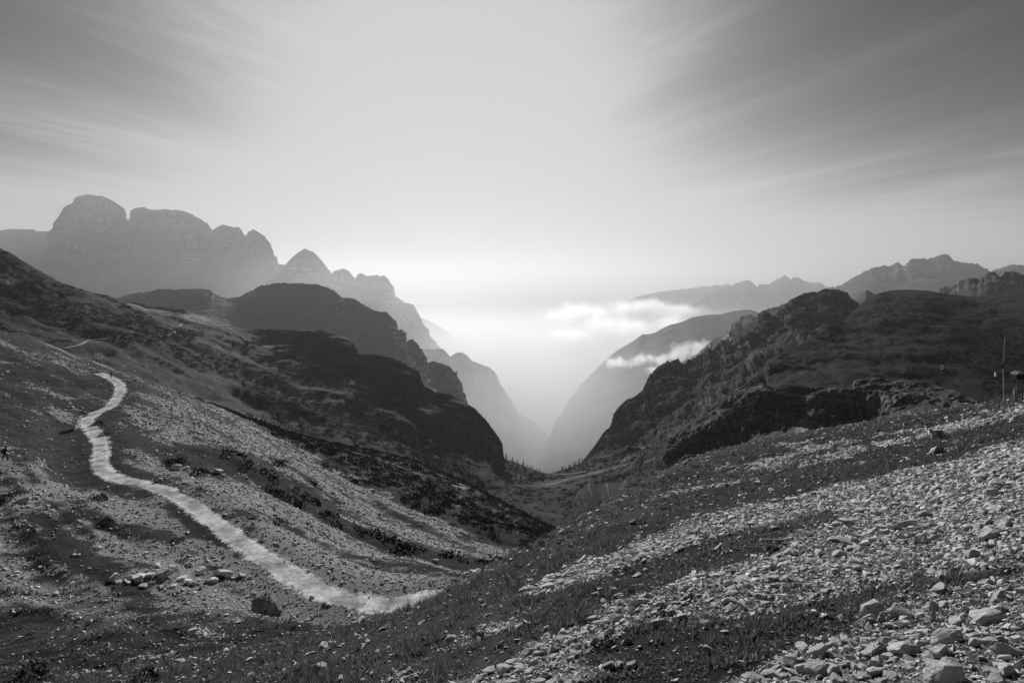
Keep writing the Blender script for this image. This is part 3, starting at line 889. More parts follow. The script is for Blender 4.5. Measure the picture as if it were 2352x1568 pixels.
loft('right_cliffs', 'tall dark gullied cliffs right of the valley notch', F1_rows, 420, [76, 34, 30, 8], M_F, 44, 25, [(40, 25), (160, 120), (500, 420)], 3.0,
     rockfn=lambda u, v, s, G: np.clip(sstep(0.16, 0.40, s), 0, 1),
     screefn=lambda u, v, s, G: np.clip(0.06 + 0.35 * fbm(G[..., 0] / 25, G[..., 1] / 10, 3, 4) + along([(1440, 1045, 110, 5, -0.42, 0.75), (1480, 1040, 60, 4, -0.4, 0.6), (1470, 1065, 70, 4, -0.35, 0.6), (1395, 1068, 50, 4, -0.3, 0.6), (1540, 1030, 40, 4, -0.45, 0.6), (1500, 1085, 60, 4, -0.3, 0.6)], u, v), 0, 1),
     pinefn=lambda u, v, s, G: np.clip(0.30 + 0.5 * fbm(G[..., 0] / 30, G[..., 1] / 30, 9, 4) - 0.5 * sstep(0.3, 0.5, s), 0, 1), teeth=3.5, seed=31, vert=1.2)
F2_rows = [
    [(1640, 960, 330), (1684, 902, 345), (1700, 890, 350), (1741, 857, 370), (1763, 828, 385), (1790, 811, 400), (1838, 789, 430), (1869, 771, 460), (1900, 750, 500), (1934, 739, 540), (1960, 715, 600), (1985, 692, 660), (2013, 675, 700), (2044, 667, 720), (2088, 665, 720), (2132, 668, 715), (2176, 675, 710), (2241, 682, 700), (2285, 675, 690), (2329, 664, 680), (2352, 660, 670), (2600, 630, 640)],
    [(1650, 980, 310), (1700, 925, 315), (1760, 880, 325), (1830, 850, 345), (1920, 820, 380), (2000, 790, 430), (2100, 770, 460), (2250, 770, 460), (2352, 770, 440), (2600, 760, 420)],
    [(1660, 1000, 280), (1720, 950, 285), (1800, 905, 285), (1900, 895, 280), (2000, 880, 280), (2100, 880, 280), (2250, 900, 260), (2352, 920, 240), (2600, 920, 220)],
    [(1670, 1060, 250), (1800, 1000, 240), (2000, 980, 220), (2200, 990, 190), (2352, 1000, 170), (2600, 1010, 160)]]
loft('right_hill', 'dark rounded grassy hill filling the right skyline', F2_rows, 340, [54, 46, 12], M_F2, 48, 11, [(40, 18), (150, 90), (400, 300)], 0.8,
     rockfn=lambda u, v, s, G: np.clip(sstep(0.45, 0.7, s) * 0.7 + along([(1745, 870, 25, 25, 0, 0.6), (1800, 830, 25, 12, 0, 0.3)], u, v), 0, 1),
     screefn=lambda u, v, s, G: np.clip(-0.02 + 0.4 * fbm(G[..., 0] / 22, G[..., 1] / 22, 3, 4) + along([(1850, 850, 70, 7, -0.55, 0.55), (1960, 740, 60, 7, -0.2, 0.4), (1905, 785, 60, 4, 0.0, 0.5), (1790, 815, 40, 6, -0.6, 0.45), (2110, 860, 50, 8, 0.1, 0.35)], u, v), 0, 1),  # blobs along the ridges paint their sunlit lines pale
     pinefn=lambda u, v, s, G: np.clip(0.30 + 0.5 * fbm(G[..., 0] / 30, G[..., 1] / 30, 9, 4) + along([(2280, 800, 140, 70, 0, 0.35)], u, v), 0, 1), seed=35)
F3_rows = [
    [(1500, 1110, 250), (1518, 1080, 262), (1526, 1040, 275), (1536, 1010, 285), (1550, 989, 292), (1572, 976, 294), (1606, 955, 292), (1638, 933, 288), (1662, 921, 285), (1682, 903, 282), (1714, 890, 276), (1760, 884, 268), (1789, 881, 262), (1826, 888, 256), (1887, 889, 250), (1943, 893, 246), (1957, 889, 245), (1963, 872, 244), (2009, 867, 242), (2066, 872, 236), (2132, 881, 222), (2176, 894, 208), (2219, 912, 192), (2259, 928, 178), (2400, 960, 150)],
    [(1510, 1112, 242), (1540, 1022, 268), (1606, 985, 268), (1662, 955, 262), (1714, 912, 256), (1760, 900, 250), (1800, 905, 245), (1850, 915, 242), (1900, 905, 236), (1963, 905, 228), (2022, 895, 222), (2132, 905, 205), (2219, 930, 180), (2400, 975, 142)],
    [(1515, 1115, 236), (1540, 1080, 250), (1606, 1065, 246), (1662, 1045, 240), (1714, 1010, 238), (1760, 1000, 232), (1800, 990, 226), (1850, 975, 228), (1900, 975, 222), (1963, 985, 212), (2022, 960, 202), (2132, 935, 188), (2219, 952, 165), (2400, 985, 135)],
    [(1520, 1150, 210), (1606, 1120, 205), (1714, 1080, 195), (1800, 1060, 180), (1900, 1040, 165), (2022, 1010, 150), (2132, 990, 140), (2300, 1000, 125), (2400, 1010, 118)]]
loft('pillared_crag', 'dark crag of rock pillars with grassy ledges below the right hill', F3_rows, 520, [40, 90, 18], M_F3, 15, 6.5, [(12, 4), (40, 18), (120, 90)], 0.8,
     rockfn=lambda u, v, s, G: np.clip(sstep(0.22, 0.42, s), 0, 1),
     screefn=lambda u, v, s, G: np.clip(0.16 + 0.6 * fbm(G[..., 0] / 9, G[..., 1] / 9, G[..., 2] / 9, 4) + along([(1835, 1000, 14, 60, 0.45, 0.5), (1760, 888, 90, 4, 0, 0.3), (1900, 890, 60, 3, 0, 0.4), (2090, 900, 90, 8, 0.1, 0.25)], u, v), 0, 1), seed=41, vert=1.6)

# --- valley floor at the notch
V_rows = [
    [(1060, 1100, 520), (1120, 1068, 545), (1157, 1054, 560), (1190, 1063, 570), (1225, 1079, 580), (1250, 1087, 588), (1264, 1089, 590), (1280, 1083, 588), (1300, 1077, 585), (1340, 1060, 580), (1372, 1046, 578), (1450, 1035, 560), (1540, 1020, 540)],
    [(1060, 1130, 400), (1180, 1113, 440), (1262, 1113, 460), (1340, 1103, 450), (1450, 1080, 430), (1560, 1055, 400)],
    [(1060, 1180, 290), (1200, 1165, 320), (1290, 1163, 330), (1380, 1150, 320), (1480, 1125, 300), (1600, 1085, 290)],
    [(1060, 1300, 190), (1250, 1270, 210), (1320, 1250, 210), (1400, 1215, 205), (1520, 1175, 195), (1650, 1140, 190)]]
loft('valley_floor', 'pine-dotted valley floor dipping to the notch', V_rows, 170, [36, 30, 16], M_V, 40, 3.0, [(30, 25), (120, 150), (400, 600)], 0.6,
     rockfn=lambda u, v, s, G: np.zeros_like(u),
     screefn=lambda u, v, s, G: np.clip(0.12 + 0.4 * fbm(G[..., 0] / 14, G[..., 1] / 14, 3, 4) + along([(1265, 1112, 40, 8, 0, 0.30), (1345, 1090, 90, 2.5, -0.25, 0.50), (1400, 1080, 60, 2.5, -0.3, 0.40), (1330, 1122, 60, 2, -0.15, 0.35), (1225, 1160, 22, 4, 0, 0.25), (1265, 1180, 36, 5, 0.2, 0.2)], u, v), 0, 1),
     pinefn=lambda u, v, s, G: np.clip(0.56 + 0.5 * fbm(G[..., 0] / 18, G[..., 1] / 18, 9, 4) - along([(1265, 1112, 40, 8, 0, 0.5), (1345, 1090, 90, 3, -0.25, 0.6), (1225, 1160, 22, 4, 0, 0.3), (1265, 1180, 36, 5, 0.2, 0.3)], u, v), 0, 1), seed=45, cat='valley')

# --- low country reaching to the horizon
gx = np.concatenate([-np.geomspace(60000, 300, 40), [0], np.geomspace(300, 60000, 40)])
gy = np.concatenate([[-3000, -1000, 0], np.geomspace(500, 90000, 90)])
lx, ly = np.meshgrid(gx, gy)
lz = -1350 + 260 * fbm(lx / 2600, ly / 2600, 0, 5) * sstep(1500, 5000, ly) + 500 * sstep(9000, 40000, ly) * fbm(lx / 7000, ly / 7000, 3, 4)
me = mesh_from_arrays('low_country', np.stack([lx, ly, lz], -1).reshape(-1, 3), grid_faces(len(gy), len(gx)), 4, True)
set_cover(me, np.zeros((len(gx) * len(gy), 3)))
tag(link('terrain', me, M_E), 'low wooded country at the bottom of the hazy valley', 'terrain', kind='structure')
fx_ = np.linspace(-9000, 14000, 150)
fy_ = np.geomspace(1500, 42000, 190)
fxx, fyy = np.meshgrid(fx_, fy_)
fz = -1230 + 90 * fbm(fxx / 1500, fyy / 1500, 3, 5) + 60 * fbm(fxx / 420, fyy / 420, 7, 4) - 400 * (1 - sstep(1500, 2600, fyy))
me = mesh_from_arrays('fog_sea', np.stack([fxx, fyy, fz], -1).reshape(-1, 3), grid_faces(len(fy_), len(fx_)), 4, True)
tag(link('fog', me, plain_mat('bright_fog_sheet', 0.88, 1.0, 0.06, 0.002, 0, 0.0)), 'white fog sheet added over the low country to brighten the valley', 'fog', kind='stuff')  # opaque white sheet, added so the misty valley bottom turns bright

# ------------------------------------------------------------------ haze
bm = bmesh.new()
bmesh.ops.create_cube(bm, size=1.0)
for v in bm.verts:
    v.co = Vector((v.co.x * 130000, (v.co.y + 0.5) * 100000 - 5000, (v.co.z + 0.5) * 4150 - 3000))
mh, hn, hl = new_mat('haze_air')
pv_ = mnode(hn, 'ShaderNodeVolumePrincipled')
pv_.inputs['Color'].default_value = (0.58, 0.58, 0.58, 1)
pv_.inputs['Density'].default_value = HAZE_DENSITY
pv_.inputs['Anisotropy'].default_value = HAZE_G
ho = mnode(hn, 'ShaderNodeOutputMaterial')
hl.new(pv_.outputs[0], ho.inputs['Volume'])
haze = bm_obj('haze', bm, mh)
tag(haze, 'pale morning haze filling the valley air', 'haze', kind='stuff')

# ------------------------------------------------------------------ track
def strip(name, pts, half, mat, label, cat, lift=0.03, edge=0.25, across=7, zfun=None, seed=0.0):
    pts = np.asarray(pts, float)
    t = np.gradient(pts[:, :2], axis=0)
    t /= np.maximum(np.linalg.norm(t, axis=1), 1e-9)[:, None]
    nrm = np.stack([-t[:, 1], t[:, 0]], -1)
    s = np.concatenate([[0], np.cumsum(np.hypot(*np.diff(pts[:, :2], axis=0).T))])
    g = []
    for k, f in enumerate(np.linspace(-1, 1, across)):
        w = (half(pts) if callable(half) else half) * f * (1 + edge * pnoise(s / 1.9 + seed, f * 3.0, 1.5) + 0.5 * edge * pnoise(s / 0.55, f * 3.0, seed))
        xy = pts[:, :2] + nrm * w[:, None]
        z = pts[:, 2] + lift - 0.05 * lift * abs(f) if zfun is None else zfun(xy[:, 0], xy[:, 1]) + lift * (1 - 1.7 * abs(f) ** 6)
        g.append(np.column_stack([xy, z]))
    g = np.stack(g)
    me = mesh_from_arrays(name, g.reshape(-1, 3), grid_faces(across, len(pts), True), 4, True)
    set_cover(me, np.repeat(np.abs(np.linspace(-1, 1, across)), len(pts))[:, None] * np.ones(3))
    return tag(link(name, me, mat), label, cat, kind='structure')


def track_mat():
    b = MB('gravel_track')
    n1, n2, n3 = b.noise(0.55, 5, 0.6), b.noise(3.0, 5, 0.65), b.noise(22, 3, 0.6)
    wet = b.rng(b.noise(0.9, 3, 0.5, None, 0.4), 0.58, 0.72)
    g = b.math('MULTIPLY', b.rng(n1, 0.33, 0.67, 0.48, 1.15), b.rng(n2, 0.3, 0.7, 0.52, 0.84))
    g = b.mix(b.math('MULTIPLY', wet, 0.55), g, 0.14)
    e, _, _ = b.attr('cover')
    rut = b.rng(b.math('ABSOLUTE', b.math('SUBTRACT', e, 0.42)), 0.0, 0.16, 1.12, 0.92)
    g = b.math('MULTIPLY', g, rut)
    m = b.finish(g, 0.95, b.math('ADD', n2, b.math('MULTIPLY', n3, 0.4)), 0.06, 0.7, 0.05)
    # gravel thins out to bare slope at the verges
    keep = b.rng(b.math('ADD', b.math('MULTIPLY', b.math('SUBTRACT', 1.0, e), 1.35), b.math('ADD', b.math('MULTIPLY', b.math('SUBTRACT', n2, 0.5), 1.3), b.math('MULTIPLY', b.math('SUBTRACT', n1, 0.5), 1.1))), 0.36, 0.62)
    pr = [q for q in b.n if q.type == 'BSDF_PRINCIPLED'][0]
    b.l.new(keep, pr.inputs['Alpha'])
    return m


M_TRACK = track_mat()
rp = catmull(ROAD, 40)
strip('track', np.column_stack([rp, np.full(len(rp), ROAD_Z)]), lambda q: np.interp(q[:, 1], [40, 50, 64, 80, 140], [1.9, 1.65, 1.55, 1.75, 1.8]), M_TRACK, 'pale gravel track winding along the slope', 'track', lift=0.03, edge=0.22, across=15, zfun=H)

M_PATH = plain_mat('dust_path', 0.36, 0.95, 0.2, 0.6)
fp1 = [(64 + k, 801 - 0.3 * k) for k in ()]
far_path = [(150, 801), (175, 796), (190, 790), (205, 783), (240, 780), (290, 778), (340, 776), (375, 772), (392, 768), (402, 764), (394, 757), (405, 752), (415, 748), (417, 744), (424, 742), (431, 739), (424, 737), (412, 735)]
fpp = catmull(np.array(far_path, float), 14)
fw = np.stack([hit('left_hillside', u, v) for u, v in fpp])
for _ in range(5):
    fw[1:-1] = 0.25 * fw[:-2] + 0.5 * fw[1:-1] + 0.25 * fw[2:]
strip('footpath', fw, 1.05, M_PATH, 'thin pale path crossing the far hillside to the hut', 'path', lift=0.45, edge=0.25, across=3)

# ------------------------------------------------------------------ rocks
def hull_rock(seed, npts, flat=0.62):
    r = np.random.default_rng(seed)
    p = r.normal(size=(npts, 3))
    p /= np.linalg.norm(p, axis=1)[:, None]
    p = np.sign(p) * np.abs(p) ** 0.75                      # blockier than a ball
    p *= r.uniform(0.78, 1.08, (npts, 1))
    p *= np.array([r.uniform(0.9, 1.35), r.uniform(0.65, 1.0), flat * r.uniform(0.7, 1.2)])
    bm = bmesh.new()
    for q in p:
        bm.verts.new(q)
    res = bmesh.ops.convex_hull(bm, input=bm.verts[:])
    for v in [v for v in bm.verts if not v.link_faces]:
        bm.verts.remove(v)
    bmesh.ops.triangulate(bm, faces=bm.faces[:])
    return bm


def bm_arrays(bm):
    bm.verts.ensure_lookup_table()
    bm.verts.index_update()
    v = np.array([q.co[:] for q in bm.verts])
    f = np.array([[q.index for q in fa.verts] for fa in bm.faces])
    bm.free()
    return v, f


def hero_mesh(seed, flat=0.62, npts=17):
    """angular block: hull with chipped edges, layered faces and pitted surface"""
    bm = hull_rock(seed, npts, flat)
    bmesh.ops.dissolve_limit(bm, angle_limit=math.radians(14), verts=bm.verts[:], edges=bm.edges[:])
    bmesh.ops.bevel(bm, geom=bm.edges[:], offset=0.045, segments=1, affect='EDGES', clamp_overlap=True)
    bmesh.ops.triangulate(bm, faces=bm.faces[:])
    bmesh.ops.subdivide_edges(bm, edges=[e for e in bm.edges if e.calc_length() > 0.35], cuts=2, use_grid_fill=True)
    bmesh.ops.triangulate(bm, faces=bm.faces[:])
    r = np.random.default_rng(seed + 99)
    tilt = r.uniform(-0.5, 0.5)
    for v in bm.verts:
        c = v.co
        lay = (c.z + c.x * tilt) * 9
        k = 0.035 * float(pnoise(c.x * 2.2 + seed, c.y * 2.2, c.z * 2.2)) + 0.022 * float(pnoise(c.x * 1.0, c.y * 1.0, lay + seed)) + 0.018 * float(pnoise(c.x * 6, c.y * 6 + seed, c.z * 6))
        v.co = c * (1 + k * 1.6)
    me = bpy.data.meshes.new('rock')
    bm.normal_update()
    bm.to_mesh(me)
    bm.free()
    return me


def rock_mat(name, lo, hi, scale, bump):
    b = MB(name)
    rnd = mnode(b.n, 'ShaderNodeNewGeometry').outputs['Random Per Island']
    n1, n2 = b.noise(scale, 6, 0.65), b.noise(scale * 5, 5, 0.7)
    g = b.math('MULTIPLY', b.rng(n1, 0.3, 0.72, 0.72, 1.12), b.rng(rnd, 0, 1, lo, hi, False))
    g = b.math('MULTIPLY', g, b.rng(n2, 0.28, 0.5, 0.75, 1.0))
    return b.finish(g, 0.92, b.math('ADD', n1, b.math('MULTIPLY', n2, 0.5)), bump, 1.0, 0.1)


def hero_rock_mat():
    b = MB('limestone_block')
    oi = mnode(b.n, 'ShaderNodeObjectInfo').outputs['Random']
    n1, n2 = b.noise(1.6, 6, 0.65), b.noise(9, 6, 0.7)
    lay = b.noise(1.0, 4, 0.6, b.mapping((1.2, 1.2, 9), (0.2, 0.1, 0)))
    g = b.math('MULTIPLY', b.rng(n1, 0.3, 0.72, 0.80, 1.1), b.rng(oi, 0, 1, 0.56, 0.76, False))
    g = b.math('MULTIPLY', g, b.rng(n2, 0.26, 0.5, 0.78, 1.0))
    g = b.math('MULTIPLY', g, b.rng(lay, 0.3, 0.5, 0.86, 1.0))
    return b.finish(g, 0.9, b.math('ADD', b.math('ADD', n1, b.math('MULTIPLY', n2, 0.6)), lay), 0.05, 0.9, 0.1)


M_STONE = rock_mat('limestone_scree', 0.42, 0.78, 14, 0.02)
M_HERO = hero_rock_mat()
BANK = [bm_arrays(hull_rock(100 + k, 13, 0.5)) for k in range(10)]
BANK_LO = [bm_arrays(hull_rock(200 + k, 8, 0.55)) for k in range(8)]


def frames(n, spin):
    """rotation matrices with z along n and spin about it"""
    zx = n
    ref = np.tile(np.array([1.0, 0, 0]), (len(n), 1))
    y = np.cross(zx, ref)
    y /= np.linalg.norm(y, axis=1)[:, None]
    x = np.cross(y, zx)
    c, s = np.cos(spin)[:, None], np.sin(spin)[:, None]
    return np.stack([x * c + y * s, -x * s + y * c, zx], -1)


def instance(bank, which, pos, R, size):
    V, F, off = [], [], 0
    for k, (bv, bf) in enumerate(bank):
        m = which == k
        if not m.any():
            continue
        p = np.einsum('nij,vj->nvi', R[m], bv) * size[m][:, None, None] + pos[m][:, None, :]
        n = m.sum()
        F.append((bf[None] + (np.arange(n) * len(bv))[:, None, None]).reshape(-1, bf.shape[1]) + off)
        V.append(p.reshape(-1, 3))
        off += n * len(bv)
    return np.vstack(V), np.vstack(F)


def powerlaw(n, a, lo, hi):
    u = RNG.random(n)
    return (lo ** (1 - a) + u * (hi ** (1 - a) - lo ** (1 - a))) ** (1 / (1 - a))


def scatter(y0, y1, xl, xr, cov, lo, hi, a):
    """stone positions: uniform over the ground, thinned by the scree share; lo..hi half sizes"""
    yy = 0.5 * (y0 + y1)
    area = (y1 - y0) * (xr - xl)
    q = powerlaw(4000, a, lo, hi)
    n = int(area * cov / (3.0 * (q ** 2).mean()))
    x, y = RNG.uniform(xl, xr, n), RNG.uniform(y0, y1, n)
    s, p = cover_at(x, y)
    prob = np.clip((s - 0.12) * 1.25, np.where(x > -2, 0.05, 0.07), 1) * (1 - np.clip(p * 1.3, 0, 0.97))
    keep = RNG.random(n) < prob
    keep &= (road_dist(x, y) > RNG.uniform(0.75, 1.7, n))
    x, y = x[keep], y[keep]
    sz = powerlaw(len(x), a, lo, hi)
    # grass hides the smallest stones
    return x, y, sz


sx_, sy_, sz_ = [], [], []
for (y0, y1) in ((1.2, 3), (3, 5), (5, 8), (8, 12), (12, 18), (18, 27), (27, 40), (40, 55)):
    ym = 0.5 * (y0 + y1)
    x, y, z = scatter(y0, y1, max(-1.15 * y1, -26), 1.2 * y1 + 1, 1.05, 0.0013 * ym + 0.003, 0.05 + 0.0034 * ym, 2.85)
    sx_.append(x), sy_.append(y), sz_.append(z)
    x, y, z = scatter(y0, y1, max(-1.15 * y1, -26), 1.2 * y1 + 1, 0.11, 0.04 + 0.002 * ym, 0.09 + 0.0055 * ym, 2.3)
    sx_.append(x), sy_.append(y), sz_.append(z)
nx, ny, nsz = np.concatenate(sx_), np.concatenate(sy_), np.concatenate(sz_)
m = ~((nx < -4) & (ny > 30))
nx, ny, nsz = nx[m], ny[m], nsz[m]
px_, py_, pz_ = [], [], []
for (y0, y1) in ((26, 40), (40, 55), (55, 75), (75, 100), (100, 135), (135, 190)):
    ym = 0.5 * (y0 + y1)
    x, y, z = scatter(y0, y1, -1.12 * y1, min(6, y1 * 0.15), 0.36, 0.0014 * ym, 0.16 + 0.0024 * ym, 3.1)
    px_.append(x), py_.append(y), pz_.append(z)
fx, fy, fsz = np.concatenate(px_), np.concatenate(py_), np.concatenate(pz_)

# the stones that show largest become rocks of their own
app = nsz / np.hypot(nx, ny) * (ny > 2.0) * (np.abs(nx) < 1.02 * ny) * (nx * FPX / ny + U0 > 0)
vv_ = V0 - (H(nx, ny) - EYE) / ny * FPX
app = app * (vv_ < 1575)
order = np.argsort(-app)
N_SINGLE = 262
single = order[:N_SINGLE]
mask = np.ones(len(nx), bool)
mask[single] = False


def settle(x, y, sz, tilt=0.25, sink=0.12):
    n = Hn(x, y, 0.25)
    n = n + RNG.normal(size=n.shape) * tilt
    n /= np.linalg.norm(n, axis=1)[:, None]
    z = H(x, y) + sz * (0.36 - sink)
    return np.column_stack([x, y, z]), frames(n, RNG.uniform(0, 2 * np.pi, len(x)))


pos, R = settle(nx[mask], ny[mask], nsz[mask])
V, F = instance(BANK, RNG.integers(0, len(BANK), len(pos)), pos, R, nsz[mask])
me = mesh_from_arrays('scree', V, F, 3)
tag(link('scree', me, M_STONE), 'loose pale limestone scree covering the near slope', 'scree', kind='stuff')
pos, R = settle(fx, fy, fsz)
V, F = instance(BANK_LO, RNG.integers(0, len(BANK_LO), len(pos)), pos, R, fsz)
me = mesh_from_arrays('track_scree', V, F, 3)
tag(link('rubble', me, M_STONE), 'fine pale scree strewn over the slopes beside the track', 'scree', kind='stuff')

HEROES = [hero_mesh(300 + k, fl, n) for k, (fl, n) in enumerate([(0.5, 15), (0.65, 17), (0.45, 14), (0.75, 18), (0.55, 16), (0.38, 15), (0.6, 13), (0.5, 20), (0.7, 14), (0.42, 18), (0.58, 15), (0.48, 17)])]
for me in HEROES:
    me.materials.append(M_HERO)


def rock_obj(k, x, y, size, label, group=None, spin=None, tilt=0.22, sink=0.10, name='rock', lift=0.0):
    o = bpy.data.objects.new(name, HEROES[k % len(HEROES)])
    COL.objects.link(o)
    n = Hn(np.array([x]), np.array([y]), max(0.2, size))
    n = n + RNG.normal(size=n.shape) * tilt
    n /= np.linalg.norm(n)
    R = frames(n, np.array([RNG.uniform(0, 6.28) if spin is None else spin]))[0]
    M = Matrix([list(r) for r in R]).to_4x4()
    o.matrix_world = Matrix.Translation((x, y, float(H(x, y)) + size * (0.36 - sink) + lift)) @ M @ Matrix.Scale(size, 4)
    tag(o, label, 'rock', group)
    return o


LAND = [(2070, 1500, 'the large flat-topped block'), (1981, 1440, 'the squarish stone in the grass'), (2265, 1430, 'the long pitted slab'), (2164, 1508, 'the rounded layered block'), (1907, 1548, 'the low rounded slab'),
        (2164, 1566, 'the dark pyramid rock'), (2047, 1217, 'the leaning pair'), (2119, 1244, 'the broad rock below the leaning pair'), (2230, 1280, 'the peaked grey rock'), (1905, 1306, 'the dark cube in the gravel'),
        (1552, 1360, 'the upright split stone'), (1513, 1440, 'the rock pile tip'), (1677, 1388, 'the split double-faced boulder'), (1918, 1243, 'the lone flat-topped stone'), (2285, 1118, 'the tilted dark slab'),
        (952, 1560, 'the lone rock in low turf'), (1395, 1487, 'the dense dark shrub'), (1740, 1112, 'the flat slab on upper turf'), (2152, 1008, 'the concrete block'), (1300, 1568, 'the broken block at the bottom edge'),
        (1100, 1470, 'the round dark tussock'), (1778, 1248, 'the weathered boards'), (1190, 1545, 'the lowest stone tongue'), (2325, 921, 'the weather mast')]
SHAPE = ['low', 'blocky', 'flat', 'tall', 'angular', 'thin slab-like', 'wedge-shaped', 'many-sided', 'upright', 'plate-like', 'squat', 'broad']


def rock_label(k, x, y, size):
    u, v = proj(np.array([x, y, float(H(x, y))]))
    d = [math.hypot(u - a, (v - b) * 1.4) for a, b, _ in LAND]
    i = int(np.argmin(d))
    du, dv = u - LAND[i][0], v - LAND[i][1]
    rel = ('left of' if du < 0 else 'right of') if abs(du) > abs(dv) * 1.5 else ('above' if dv < 0 else 'below')
    far = 'close ' if d[i] < 45 else ('' if d[i] < 110 else 'well ')
    sz = 'big' if size / y > 0.020 else ('medium' if size / y > 0.013 else 'small')
    return f'{sz} {SHAPE[k % 12]} pale stone {far}{rel} {LAND[i][2]}'


for q, i in enumerate(single):
    x, y, z = nx[i], ny[i], nsz[i]
    k = int(RNG.integers(0, 12))
    rock_obj(k, x, y, z, rock_label(k, x, y, z), 'loose limestone rocks on the near slope')

NAMED = [  # u, v (foot), width in survey px, shape, label
    (2070, 1500, 80, 0, 'large flat-topped limestone block with broad dark front face'),
    (1981, 1440, 46, 3, 'squarish stone with sunlit left cheek standing in the grass'),
    (1932, 1422, 28, 8, 'small wedge stone just left of the squarish stone in grass'),
    (2265, 1430, 88, 5, 'long low pitted slab near the right frame edge'),
    (2164, 1508, 50, 1, 'rounded layered block right of the large flat-topped block'),
    (1907, 1548, 64, 2, 'low rounded slab at the lower frame edge below the grass patch'),
    (2164, 1566, 84, 6, 'big dark pyramid-shaped rock cut by the lower frame edge'),
    (1946, 1530, 34, 4, 'upright pale stone just above the low rounded slab'),
    (2047, 1217, 36, 1, 'dark rounded stone, left one of the leaning pair in the scree'),
    (2086, 1208, 44, 2, 'tilted pale slab, right one of the leaning pair in the scree'),
    (2119, 1244, 38, 6, 'broad pale rock below the leaning pair in the scree'),
    (2230, 1280, 40, 3, 'peaked grey rock in the middle of the right scree'),
    (1905, 1306, 28, 1, 'dark small cube of stone in the fine gravel'),
    (1848, 1312, 26, 4, 'smooth pale stone left of the dark cube in gravel'),
    (1552, 1360, 30, 8, 'upright split stone at the left end of the scree tongue'),
    (1513, 1440, 44, 7, 'bulky pale rock at the lower left tip of the rock pile'),
    (1564, 1424, 32, 10, 'pale block on top of the lower rock pile'),
    (1622, 1438, 34, 3, 'dark-sided block at the right end of the lower rock pile'),
    (1677, 1388, 44, 7, 'split double-faced boulder in the middle scree tongue'),
    (1747, 1376, 30, 1, 'grey wedge right of the split boulder'),
    (1918, 1243, 28, 5, 'flat-topped stone alone on the bright fine gravel'),
    (2285, 1118, 56, 2, 'large dark tilted slab near the upper right frame edge'),
    (2250, 1098, 26, 8, 'upright triangular stone beside the tilted dark slab'),
    (952, 1560, 28, 2, 'lone pale rock in the turf at the lower frame edge'),
    (1366, 1450, 24, 1, 'rounded pale stone beside the dark shrub'),
    (1438, 1478, 30, 8, 'leaning pale stone right of the dark shrub'),
    (1740, 1112, 26, 5, 'flat pale slab lying on the upper turf slope'),
    (2150, 1040, 30, 6, 'broken pale rock below the brow hollow'),
    (1600, 1225, 22, 3, 'small dark block in upper turf'),
    (1300, 1568, 40, 7, 'pale broken block at the bottom frame edge'),
    (1190, 1545, 26, 4, 'pale stone at the head of the lowest stone tongue'),
    (1400, 1535, 34, 10, 'shield-shaped block among the lowest stones'),
]
for (u, v, w, k, lab) in NAMED:
    g = ground_at(u, v)
    rock_obj(k, g[0], g[1], 0.5 * w / FPX * g[1], lab, None, tilt=0.14, sink=0.02)

# boulder and stones beside the track
g = ground_at(612, 1408)
bm = hull_rock(923, 18, 0.85)
bmesh.ops.dissolve_limit(bm, angle_limit=math.radians(10), verts=bm.verts[:], edges=bm.edges[:])
bmesh.ops.bevel(bm, geom=bm.edges[:], offset=0.05, segments=1, affect='EDGES', clamp_overlap=True)
bmesh.ops.triangulate(bm, faces=bm.faces[:])
for _ in range(2):
    bmesh.ops.subdivide_edges(bm, edges=[e for e in bm.edges if e.calc_length() > 0.14], cuts=1, use_grid_fill=True)
    bmesh.ops.triangulate(bm, faces=bm.faces[:])
for v in bm.verts:
    c = v.co.copy()
    k = 0.05 * float(pnoise(c.x * 2, c.y * 2, c.z * 2)) - 0.16 * max(0.0, 1 - abs(float(pnoise(c.x * 1.7 + 4, c.y * 1.7, c.z * 1.1))) * 7) + 0.06 * float(pnoise(c.x * 0.8, c.y * 0.8, c.z * 5 + c.x * 2)) + 0.03 * float(pnoise(c.x * 7, c.y * 7, c.z * 7))
    v.co = c * (1 + k)
bo = bm_obj('boulder', bm, rock_mat('dark_weathered_limestone', 0.20, 0.26, 3.0, 0.12))
bo.location = (g[0], g[1], g[2] + 0.5)
bo.rotation_euler = (0.15, 0.25, 2.3)
bo.scale = (1.15, 1.15, 1.15)
tag(bo, 'big dark cracked boulder standing below the track', 'rock')
